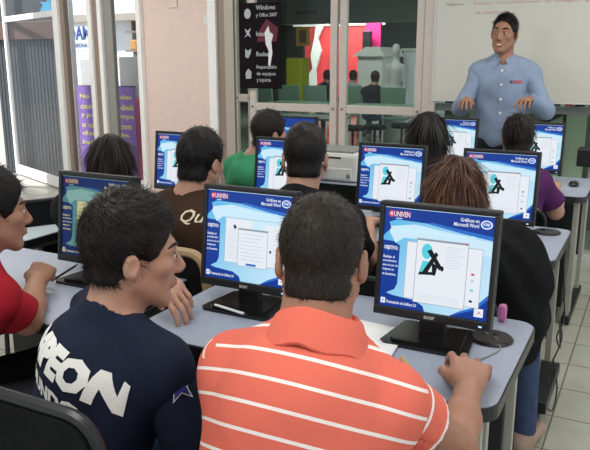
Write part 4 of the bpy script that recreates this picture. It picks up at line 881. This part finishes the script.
    # hair
    if hair:
        F = Field(); Hh = Local(F, hc, R, hs); kw = dict(hair_kw); ns = kw.pop('n', 2500); ln = kw.pop('len', .02); wd = kw.pop('wd', .0011); lift = kw.pop('lift', .35); jit = kw.pop('jit', .3); flow = kw.pop('flow', 'short'); wav = kw.pop('wav', 0)
        (hair_long if hair == 'long' else hair_short)(Hh, **kw)
        Rw = R
        def nz(ax):
            X = ax[0][:, None, None]; Y = ax[1][None, :, None]; Z = ax[2][None, None, :]
            return wav*np.sin(60*(X+Y)+5*np.sin(22*Z))+.0008*np.sin(190*X+3)*np.sin(170*Y+120*Z)
        V, Q = F.mesh(.004 if h < .006 else .006, nz); ho = fast_obj('hair', V, Q, hair_m, t)
        crown = Hh.p((.01, -.045, .125))
        def fl(P, nn):
            if flow == 'long': v = P-crown; v /= np.maximum(np.linalg.norm(v, axis=1), .03)[:, None]; return v*.6+np.array([0, 0, -1.])+rng.normal(0, .10, P.shape)
            v = P-crown; v /= np.maximum(np.linalg.norm(v, axis=1), .01)[:, None]; v = v+np.cross(nn, v)*.5
            if flow == 'spiky': v = v+R @ np.array([0, .3, .35])
            return v
        def kp(P):
            q = (P-hc) @ R; return ~((q[:, 1] > .018*hs) & (q[:, 2] < .072*hs)) if hair != 'long' else np.ones(len(P), bool)
        SV, SQ = strands(V, Q, ns, ln, wd, fl, lift, jit, keep=kp, grav=.3 if flow == 'long' else 0., segs=4 if flow == 'long' else 3)
        fast_obj('hair_locks', SV, SQ, hair_m, ho)
    if face:
        for s in (-1, 1):
            c = H.p((s*.031, .0822, .003)); m = MB(); n = 10
            def ball(mb, c, r, k=8):
                c = Vector(c); vs = []; fs = []
                for i in range(1, k):
                    for j in range(12): th = math.pi*i/k; ph = 2*math.pi*j/12; vs.append(c+Vector((r*math.sin(th)*math.cos(ph), r*math.sin(th)*math.sin(ph), r*math.cos(th))))
                for i in range(k-2):
                    for j in range(12): fs.append([i*12+j, (i+1)*12+j, (i+1)*12+(j+1) % 12, i*12+(j+1) % 12])
                fs += [list(range(12)), [(k-2)*12+j for j in range(12)][::-1]]; mb.add(vs, fs)
            ball(m, c, .0105*hs); e = m.build('eye', 'eye_white', t, True); m = MB(); ball(m, H.p((s*.031, .0878, .003)), .0068*hs); m.build('iris', 'iris', e, True)
            m = MB(); m.tube([H.p((s*x, y, z+(.008 if smile else .003))) for x, y, z in ((.012, .0945, .024), (.024, .0935, .029), (.038, .0845, .030), (.052, .070, .024))], [.0028, .0042, .0036, .0015]); m.build('eyebrow', hair_m, t, True)
            m = MB(); m.tube([H.p((s*x, y, z)) for x, y, z in ((.018, .0865, .009), (.026, .0905, .0125), (.036, .0885, .0125), (.045, .080, .008))], .0017, 6); m.build('eyelid', 'skin_dark', t, True)
        m = MB(); zc = -.0605; dz = -.0055 if smile else 0; cu = .009 if smile else .002
        m.tube([H.p((x, y, z)) for x, y, z in ((-.027, .082, zc+cu), (-.010, .0975, zc+.001), (0, .0985, zc-.0005), (.010, .0975, zc+.001), (.027, .082, zc+cu))], [.001, .0035, .0033, .0035, .001])
        m.tube([H.p((x, y, z+dz)) for x, y, z in ((-.027, .082, zc+cu-dz), (-.011, .096, zc-.007), (0, .0985, zc-.0095), (.011, .096, zc-.007), (.027, .082, zc+cu-dz))], [.001, .0042, .0048, .0042, .001])
        m.build('lips', 'lip', t, True)
        if smile: m = MB(); m.tube([H.p((x, y, zc-.006)) for x, y in ((-.017, .087), (-.008, .0945), (0, .096), (.008, .0945), (.017, .087))], .0050); m.build('teeth', 'teeth', t, True)
    if callable(st): st(t, so, surf, ssurf, H, (rt, fw, up))
    return t, surf, ssurf, (rt, fw, up)

ONLY = None
# the man in the striped polo, nearest
def st1(t, so, surf, ss, H, ax):
    rt, fw, up = ax; nb = np.array((-.512, 1.065, .985))
    prof = [(.058, -.014), (.060, .020), (.063, .034), (.070, .038), (.077, .031), (.089, .000), (.099, -.024), (.096, -.028), (.082, -.014)]; m = MB(); n = 40; vs = []; c = np.array(PC)
    ax_ = nrm(up*.92+fw*-.10); f2 = nrm(np.cross(ax_, rt))*-1; f2 = nrm(fw-ax_*(fw@ax_))
    for i in range(n+1):
        an = math.radians(112)+math.radians(316)*i/n; q = rt*math.cos(an)+f2*math.sin(an)*.92; dip = .016*abs(math.cos(an))**1.5
        for r, z in prof: vs.append(c+q*(r*1.03)+ax_*(z-dip+.003*math.sin(7*an)*(r > .08)))
    k = len(prof); m.add(vs, [[i*k+j, i*k+(j+1) % k, (i+1)*k+(j+1) % k, (i+1)*k+j] for i in range(n) for j in range(k)]+[list(range(k)), [n*k+j for j in range(k)][::-1]])
    o = m.build('collar', 'polo_collar', so, True)
PC = (-.498, 1.058, 1.006)
person('man seen from behind in an orange polo with white stripes, hand on the mouse', (-.530, 1.138, 1.106), -18, (-.512, 1.065, .985), (-.688, 1.07, .884), (-.368, 1.085, .878), (-.49, .84, .50), pitch=12, skin_m='skin_brown', shirt_m='polo_body', sleeve_m='polo_sleeve', shirt_name='polo_shirt', hair_m='hair_cropped',
    hair_kw=dict(n=15000, len=.0105, wd=.0007, lift=.55, jit=.35, t=.005, nape=-.090), fat=1.08, h=.0035, neck_r=.060, collar=None, fold=.0022, st=st1, hs=.97, af=.84,
    arms={'R': dict(wrist=(-.300, 1.400, .790), elbow=(-.275, 1.205, .765), d=(-.22, 1, .10), n=(.10, .1, 1), curl=(16, 32, 20), spread=1.9, sc=1.08, sl=.50, thumb=(.7, .3)), 'L': dict(wrist=(-.66, 1.42, .80), elbow=(-.72, 1.16, .76), d=(.3, 1, 0), curl=(15, 20, 15), sl=.5)})
# the boy in navy
def st2(t, so, surf, ss, H, ax):
    rt, fw, up = ax; o = Vector((-1.19, 1.16, .842)); m = MB(); u = Vector(rt)-Vector(up)*.10; v = Vector(up)
    decal(m, 'CAMPEON', surf, o, u, v, fw, .34, .070, .065, .004, 0, .012); m.build('back_lettering', 'white_print', so)
    m = MB(); decal(m, 'DEL MUNDO', surf, o-Vector(up)*.055+Vector(rt)*.02, u, v, fw, .27, .035, .05, .004); m.build('lower_lettering', 'white_print', so)
    m = MB(); V, Q = ss['R']; T = BVHTree.FromPolygons([Vector(p) for p in V], [list(map(int, f)) for f in Q]); c = Vector(V.mean(0))+Vector((0, 0, .035)); cd = (Vector((0, 0, 1.47))-c).normalized()
    sx = cd.cross(Vector((0, 0, 1))).normalized()*-1; sy_ = cd.cross(sx)
    if sy_.z < 0: sy_ = -sy_
    for kk, (ro, mm, of) in enumerate(((.036, 0, .003), (.030, 1, .0042))):
        pts = []
        for i in range(10):
            r = ro if i % 2 == 0 else ro*.42; a = math.pi/2+math.pi*i/5+.2; p = c+sx*(.012+r*math.cos(a))+sy_*(r*math.sin(a)); hit = T.ray_cast(p+cd*.4, -cd); pts.append((hit[0] if hit[0] is not None else p)+cd*of)
        cc = sum(pts, Vector())/10; m.cur = mm; m.add(pts+[cc+cd*.002], [[i, (i+1) % 10, 10] for i in range(10)])
    m.build('star_emblem', ['white_print', 'star_blue'], so)
person('boy in a navy t-shirt with white lettering on its back, face turned to the right', (-.992, 1.150, 1.055), 43, (-1.025, 1.105, .912), (-1.185, 1.235, .862), (-.870, 1.085, .835), (-1.12, 1.02, .50), pitch=4, roll=2, skin_m='skin_tan', shirt_m='navy_cotton', shirt_name='t_shirt', face=True, hair_m='hair_black',
    hair_kw=dict(n=8000, len=.020, wd=.0010, lift=.55, jit=.3, t=.007, top=.014, flow='spiky', nape=-.080, side=.016), h=.004, collar='crew', st=st2, fold=.004, hs=.98,
    arms={'L': dict(wrist=(-1.225, 1.52, .875), elbow=(-1.37, 1.40, .80), d=(.75, -.14, -.45), n=(.25, -.35, 1), curl=(18, 22, 14), spread=.8, sl=.75), 'R': dict(wrist=(-.90, 1.30, .60), elbow=(-.80, 1.10, .62), d=(-.3, 1, -.1), sl=.8)})
# the boy in red at the left edge
person('boy in a red t-shirt at the left edge resting his fist on the desk', (-1.672, 1.345, 1.045), 30, (-1.715, 1.295, .925), (-1.87, 1.40, .845), (-1.525, 1.215, .845), (-1.78, 1.1, .50), pitch=3, trousers_m='dark_trousers', skin_m='skin_brown', shirt_m='red_cotton', shirt_name='t_shirt', face=True, hair_m='hair_black', hair_kw=dict(n=3000, len=.024, wd=.0012, lift=.4, t=.010, top=.01, flow='short'), h=.005, collar='crew',
    arms={'R': dict(wrist=(-1.66, 1.475, .800), elbow=(-1.50, 1.29, .765), d=(-.5, 1, .35), n=(.4, -.3, 1), curl=(70, 80, 60), spread=0, thumb=(0, -.4), sl=.85), 'L': dict(wrist=(-1.95, 1.45, .60), d=(.2, 1, 0))}, hs=.95)
# second row
def st4(t, so, surf, ss, H, ax):
    rt, fw, up = ax; m = MB(); decal(m, 'Quik', surf, (-1.475, 2.0, .905), (.95, .1, -.02), (0, 0, 1), (0, 1, 0), .13, .05, .01, .004, .25); m.build('script_lettering', 'cream_print', so)
person('boy seen from behind in a brown jacket with cream script on its back', (-1.490, 2.137, 1.098), 4, (-1.515, 2.085, .975), (-1.685, 2.08, .895), (-1.335, 2.10, .89), (-1.50, 2.03, .50), pitch=8, skin_m='skin_tan', shirt_m='brown_cloth', shirt_name='jacket', hair_kw=dict(n=3500, len=.022, wd=.0012, t=.010, top=.008, nape=-.10, lift=.2), h=.006, hs=.92, collar='crew', sleeve='long', st=st4, fold=.006,
    arms={'R': dict(wrist=(-1.38, 2.68, .80), d=(0, 1, -.1), curl=(20, 25, 15)), 'L': dict(wrist=(-1.66, 2.68, .80), d=(0, 1, -.1))})
person('boy with short black hair and bare neck seated just left of the laser printer', (-1.153, 2.322, 1.112), -22, (-1.145, 2.25, .975), (-1.30, 2.20, .885), (-.975, 2.32, .885), (-1.12, 2.19, .50), pitch=8, skin_m='skin_tan', shirt_m='black_cotton', hair_kw=dict(n=3500, len=.014, wd=.0010, t=.007, top=.006, nape=-.09, lift=.3), h=.005, hs=.98, collar=None, fold=.004,
    arms={'R': dict(wrist=(-1.05, 2.72, .80), d=(-.2, 1, -.1)), 'L': dict(wrist=(-1.28, 2.68, .80), d=(0, 1, -.1))})
person('woman with wavy auburn hair in a black top, half behind the nearest monitor', (-.590, 2.36, 1.012), -8, (-.60, 2.30, .90), (-.765, 2.28, .83), (-.435, 2.31, .83), (-.59, 2.22, .50), pitch=6, skin_m='skin_tan', fem=True, shirt_m='black_cotton', shirt_name='top', hair='long', hair_m='hair_auburn', hair_kw=dict(n=7000, len=.08, wd=.0020, lift=.07, jit=.07, flow='long', length=.26, width=.095, wav=.005, t=.020), h=.006, sleeve='long', hs=.98,
    arms={'R': dict(wrist=(-.50, 2.72, .80), d=(-.1, 1, -.1)), 'L': dict(wrist=(-.86, 2.70, .80), d=(.1, 1, -.1))}, feet={1: (-.335, 2.56, .10)}, leg_dir=(.30, 1, 0))
person('woman with long straight dark hair seated before the purple banner', (-1.995, 2.215, 1.060), -25, (-1.99, 2.15, .94), (-2.13, 2.09, .87), (-1.83, 2.23, .87), (-1.90, 2.12, .50), pitch=6, skin_m='skin_tan', fem=True, shirt_m='black_cotton', shirt_name='top', hair='long', hair_m='hair_dark', hair_kw=dict(n=3500, len=.11, wd=.0025, lift=.05, jit=.06, flow='long', length=.34, width=.078, t=.006), h=.006, hs=.88, sleeve='long',
    arms={'R': dict(wrist=(-1.95, 2.64, .80), d=(0, 1, -.1)), 'L': dict(wrist=(-2.2, 2.55, .79), d=(0, 1, -.1))})
# far row
person('woman with long black hair seated below the corner of the whiteboard', (-.985, 3.33, 1.095), -5, (-.97, 3.27, .965), (-1.12, 3.25, .89), (-.81, 3.27, .89), (-.96, 3.28, .50), pitch=6, skin_m='skin_tan', fem=True, shirt_m='black_cotton', shirt_name='top', hair='long', hair_m='hair_black', hair_kw=dict(n=3500, len=.12, wd=.003, lift=.06, jit=.07, flow='long', length=.40, width=.10, t=.018), h=.008, hs=.92, sleeve='long',
    arms={'R': dict(wrist=(-.82, 3.78, .80), d=(0, 1, 0)), 'L': dict(wrist=(-1.12, 3.78, .80), d=(0, 1, 0))})
person('woman in a purple blouse with bare forearm, seated in front of the teacher', (-.635, 3.75, 1.065), -12, (-.66, 3.69, .945), (-.82, 3.67, .87), (-.505, 3.70, .865), (-.64, 3.55, .50), pitch=6, skin_m='skin_tan', fem=True, shirt_m='purple_cotton', shirt_name='blouse', hair='short', hair_m='hair_dark', hair_kw=dict(n=2500, len=.04, wd=.002, lift=.1, flow='short', t=.014, top=.01, nape=-.13), h=.007, hs=.90, fat=1.05, ruffle=.01,
    arms={'R': dict(wrist=(-.47, 4.06, .79), elbow=(-.425, 3.80, .70), d=(-.2, 1, 0), sl=.7), 'L': dict(wrist=(-.86, 4.06, .79), d=(.1, 1, 0))})
person('boy in a green sweatshirt seated in profile by the glass doors', (-1.885, 3.36, 1.072), 30, (-1.97, 3.32, .94), (-2.13, 3.39, .87), (-1.835, 3.25, .87), (-2.0, 3.30, .50), pitch=3, skin_m='skin_tan', shirt_m='green_cotton', shirt_name='sweatshirt', face=True, hair_kw=dict(n=2500, len=.022, wd=.0016, t=.010, top=.01, nape=-.10), h=.006, hs=.93, collar='crew', sleeve='long',
    arms={'R': dict(wrist=(-1.79, 3.70, .86), d=(0, 1, 0)), 'L': dict(wrist=(-2.1, 3.66, .80), d=(0, 1, 0))})
# the teacher
def stT(t, so, surf, ss, H, ax):
    rt, fw, up = ax; rt, fw, up = Vector(rt), Vector(fw), Vector(up); nb = Vector(TN)
    T = BVHTree.FromPolygons([Vector(p) for p in surf[0]], [list(map(int, f)) for f in surf[1]])
    def on(a, b, of=.003):
        p = nb+rt*a+up*b; hit = T.ray_cast(p+fw*.5, -fw); return (hit[0] if hit[0] is not None else p)+fw*of
    for i, b in enumerate((-.06, -.15, -.245, -.335)):
        m = MB(); p = on(0, b); q = [p+rt*math.cos(k*math.pi/5)*.009+up*math.sin(k*math.pi/5)*.009 for k in range(10)]; m.add(q+[x+fw*.004 for x in q], [list(range(10)), [10+k for k in range(10)]]+[[k, (k+1) % 10, 10+(k+1) % 10, 10+k] for k in range(10)]); m.build('shirt_button', 'white_plastic', so)
    m = MB(); a = [on(x, b, .0035) for b in [-.03-.02*k for k in range(20)] for x in (-.014, .014)]; m.add(a, [[2*k, 2*k+1, 2*k+3, 2*k+2] for k in range(19)]); m.build('placket', 'blue_shirt', so)
    m = MB(); decal(m, 'UNIVEN', surf, nb-rt*.072-up*.145+fw*.0, -rt, up, -fw, .055, .020, .05, .004); m.build('chest_lettering', 'red_ink', so)
    m = MB(); e = on(-.060, -.133, .005); q = [e+rt*math.cos(k*math.pi/5)*.011+up*math.sin(k*math.pi/5)*.009 for k in range(10)]; m.add(q, [list(range(10))]); m.build('chest_emblem', 'dark_ink', so)
    for s in (-1, 1):
        m = MB(); A, B_, C_, D_ = nb+rt*s*.058+up*.040+fw*.01, nb+rt*s*.014+up*.008+fw*.088, nb+rt*s*.050-up*.050+fw*.095, nb+rt*s*.085+up*.004+fw*.045
        m.add([A, B_, C_, D_]+[x-fw*.008 for x in (A, B_, C_, D_)], [[0, 1, 2, 3], [4, 5, 6, 7], [0, 1, 5, 4], [1, 2, 6, 5], [2, 3, 7, 6], [3, 0, 4, 7]]); m.build('collar_wing', 'blue_shirt', so)
TN = (-.955, 4.92, 1.465)
person('smiling teacher in a light blue shirt standing before the whiteboard with both hands out', (-.962, 4.895, 1.638), 186, TN, (-.785, 4.94, 1.392), (-1.115, 4.91, 1.392), (-.945, 4.93, .95), roll=-4, pitch=2, hs=1.0, skin_m='skin_brown', shirt_m='blue_shirt', face=True, smile=True, stand=True, hair_kw=dict(n=3500, len=.022, wd=.0013, t=.003, top=.004, nape=-.08, lift=.9, fh=.022, side=.018), h=.0045, fat=1.04, collar='shirt', sleeve='long', trousers_m='dark_trousers', leg_dir=(.15, -1, 0),
    arms={'R': dict(wrist=(-1.115, 4.60, 1.215), elbow=(-1.205, 4.80, 1.15), d=(.15, -1, .0), n=(0, -.1, 1), curl=(18, 24, 15), spread=1.6, sc=.92), 'L': dict(wrist=(-.735, 4.66, 1.225), elbow=(-.660, 4.84, 1.15), d=(-.15, -1, .02), n=(0, -.1, 1), curl=(18, 24, 15), spread=1.6, sc=.92)}, st=stT, fold=.005, af=.8)
# people in the hall
for px, Y, lab, sm in ((326, 12.9, 'dark dressed person seated in the hall before the red shop front', 'black_cotton'), (352, 13.1, 'person in a grey top seated in the hall left of the white kiosk', 'grey_shirt'), (374, 12.2, 'dark dressed person seated in the hall in front of the white kiosk', 'black_cotton')):
    x = at(px, 80, Y).x; person(lab, (x, Y+.05, 1.15), -30, (x, Y, 1.0), (x-.17, Y-.03, .92), (x+.15, Y+.03, .92), (x, Y-.08, .50), skin_m='skin_brown', shirt_m=sm, h=.016, hair_kw=dict(n=300, len=.02, wd=.004), sleeve='long', arms={'R': dict(wrist=(x+.2, Y+.3, .7)), 'L': dict(wrist=(x-.1, Y+.38, .7))}, group='people seated in the hall')

# ------------------------------------------------------------------ chairs
mat('tan_rim', (.42, .30, .16), .5)
def chair(x, y, yaw, label, seat_z=.43, back_z=.80, w_=.44, m='black_fabric', fm='dark_metal', bh=.36, bf=None):
    t = thing('office_chair', (x, y, 0), label, 'chair', 'black stacking chairs'); Rz = Matrix.Rotation(math.radians(-yaw), 3, 'Z'); o = Vector((x, y, 0)); P = lambda a, b, c: o+Rz @ Vector((a, b, c))
    def pad(mb, c, hx, hy, hz, rx=0, bev=.02): cc = P(*c); h = Vector((hx, hy, hz)); mb.box(cc-h, cc+h, bev, Rz @ Matrix.Rotation(rx, 3, 'X'), cc)
    a = MB(); pad(a, (0, 0, seat_z-.02), w_/2, .21, .022); a.build('seat', m, t, True)
    a = MB(); n = 12; hw = w_/2; pts = [(-hw, 0)]+[(-hw+.05-.05*math.cos(k*math.pi/12), bh-.05+.05*math.sin(k*math.pi/12)) for k in range(7)]+[(hw-.05+.05*math.sin(k*math.pi/12), bh-.05+.05*math.cos(k*math.pi/12)) for k in range(7)]+[(hw, 0)]
    b0 = P(0, -.225, back_z-bh); u = Rz @ Vector((1, 0, 0)); v = (Rz @ Vector((0, -.12, 1))).normalized(); nn = u.cross(v); a.prism(pts, b0, u, v, nn, .026); a.build('backrest', m, t)
    a = MB(); a.tube([b0+u*p+v*q+nn*.013 for p, q in [(-hw-.008, -.12)]+[(p*1.03, q*1.02) for p, q in pts[1:-1]]+[(hw+.008, -.12)]], .011 if bf is None else .017, 8); a.build('back_frame', bf or fm, t, True)
    for s in (-1, 1):
        a = MB(); a.tube([P(s*(hw-.01), .20, seat_z-.03), P(s*(hw+.01), .23, .0)], .011, 8); a.build('leg', fm, t, True)
        a = MB(); a.tube([P(s*(hw-.005), -.235, back_z-bh-.10), P(s*(hw-.01), -.20, seat_z-.04), P(s*(hw+.01), -.23, .0)], .011, 8); a.build('leg', fm, t, True)
    a = MB(); a.tube([P(-hw+.01, .2, seat_z-.05), P(hw-.01, .2, seat_z-.05), P(hw-.01, -.2, seat_z-.05), P(-hw+.01, -.2, seat_z-.05)], .01, 8, True); a.build('seat_frame', fm, t, True); return t
chair(-.93, .99, 0, 'black chair with metal rim in the lower left corner, behind the boy in navy', back_z=.94)
chair(-.48, .86, 0, 'black chair under the man in the striped polo', back_z=.70)
chair(-1.77, 1.12, 20, 'black chair under the boy in red', back_z=.74)
chair(-2.62, 2.36, -60, 'empty black chair beside the pale side desk in front of the grey shutter', back_z=.86)
chair(-1.49, 2.13, 4, 'black chair with tan rim under the boy in the brown jacket', back_z=.84, bf='tan_rim')
chair(-1.11, 2.26, -12, 'black chair under the boy with the bare neck', back_z=.80)
chair(-1.87, 2.22, -12, 'black chair under the woman before the purple banner', back_z=.72)
chair(-.59, 2.25, 0, 'black chair under the auburn haired woman', back_z=.80)
chair(-.96, 3.43, 0, 'black chair under the woman with long black hair', back_z=.80)
chair(-.64, 3.57, 0, 'black chair under the woman in the purple blouse', back_z=.80)
chair(-2.0, 3.44, 8, 'black chair under the boy in green', back_z=.80)
# black jacket hung over the aisle side of the auburn woman's chair
F_ = Field(); F_.ell((-.43, 2.33, .79), (.17, .13, .16), None, .05).ell((-.38, 2.36, .64), (.125, .13, .22), None, .05).ell((-.50, 2.24, .83), (.12, .10, .12), None, .05)
V, Q = F_.mesh(.008, lambda ax: .012*np.sin(34*ax[0][:, None, None]+30*ax[2][None, None, :]+2*np.sin(20*ax[1][None, :, None]))*np.sin(25*ax[1][None, :, None]+12*ax[2][None, None, :]))
jk = thing('black_backpack', (-.42, 2.32, .18), 'large black backpack slung behind the auburn haired woman at the aisle end', 'backpack'); fast_obj('bag_body', V, Q, 'black_fabric', jk)
MB().tube([(-.50, 2.19, .80), (-.47, 2.15, .65), (-.45, 2.17, .45)], .012, 6).build('strap', 'black_cotton', jk, True); MB().box((-.47, 2.165, .42), (-.36, 2.21, .62), .02).build('front_pocket', 'black_fabric', jk)
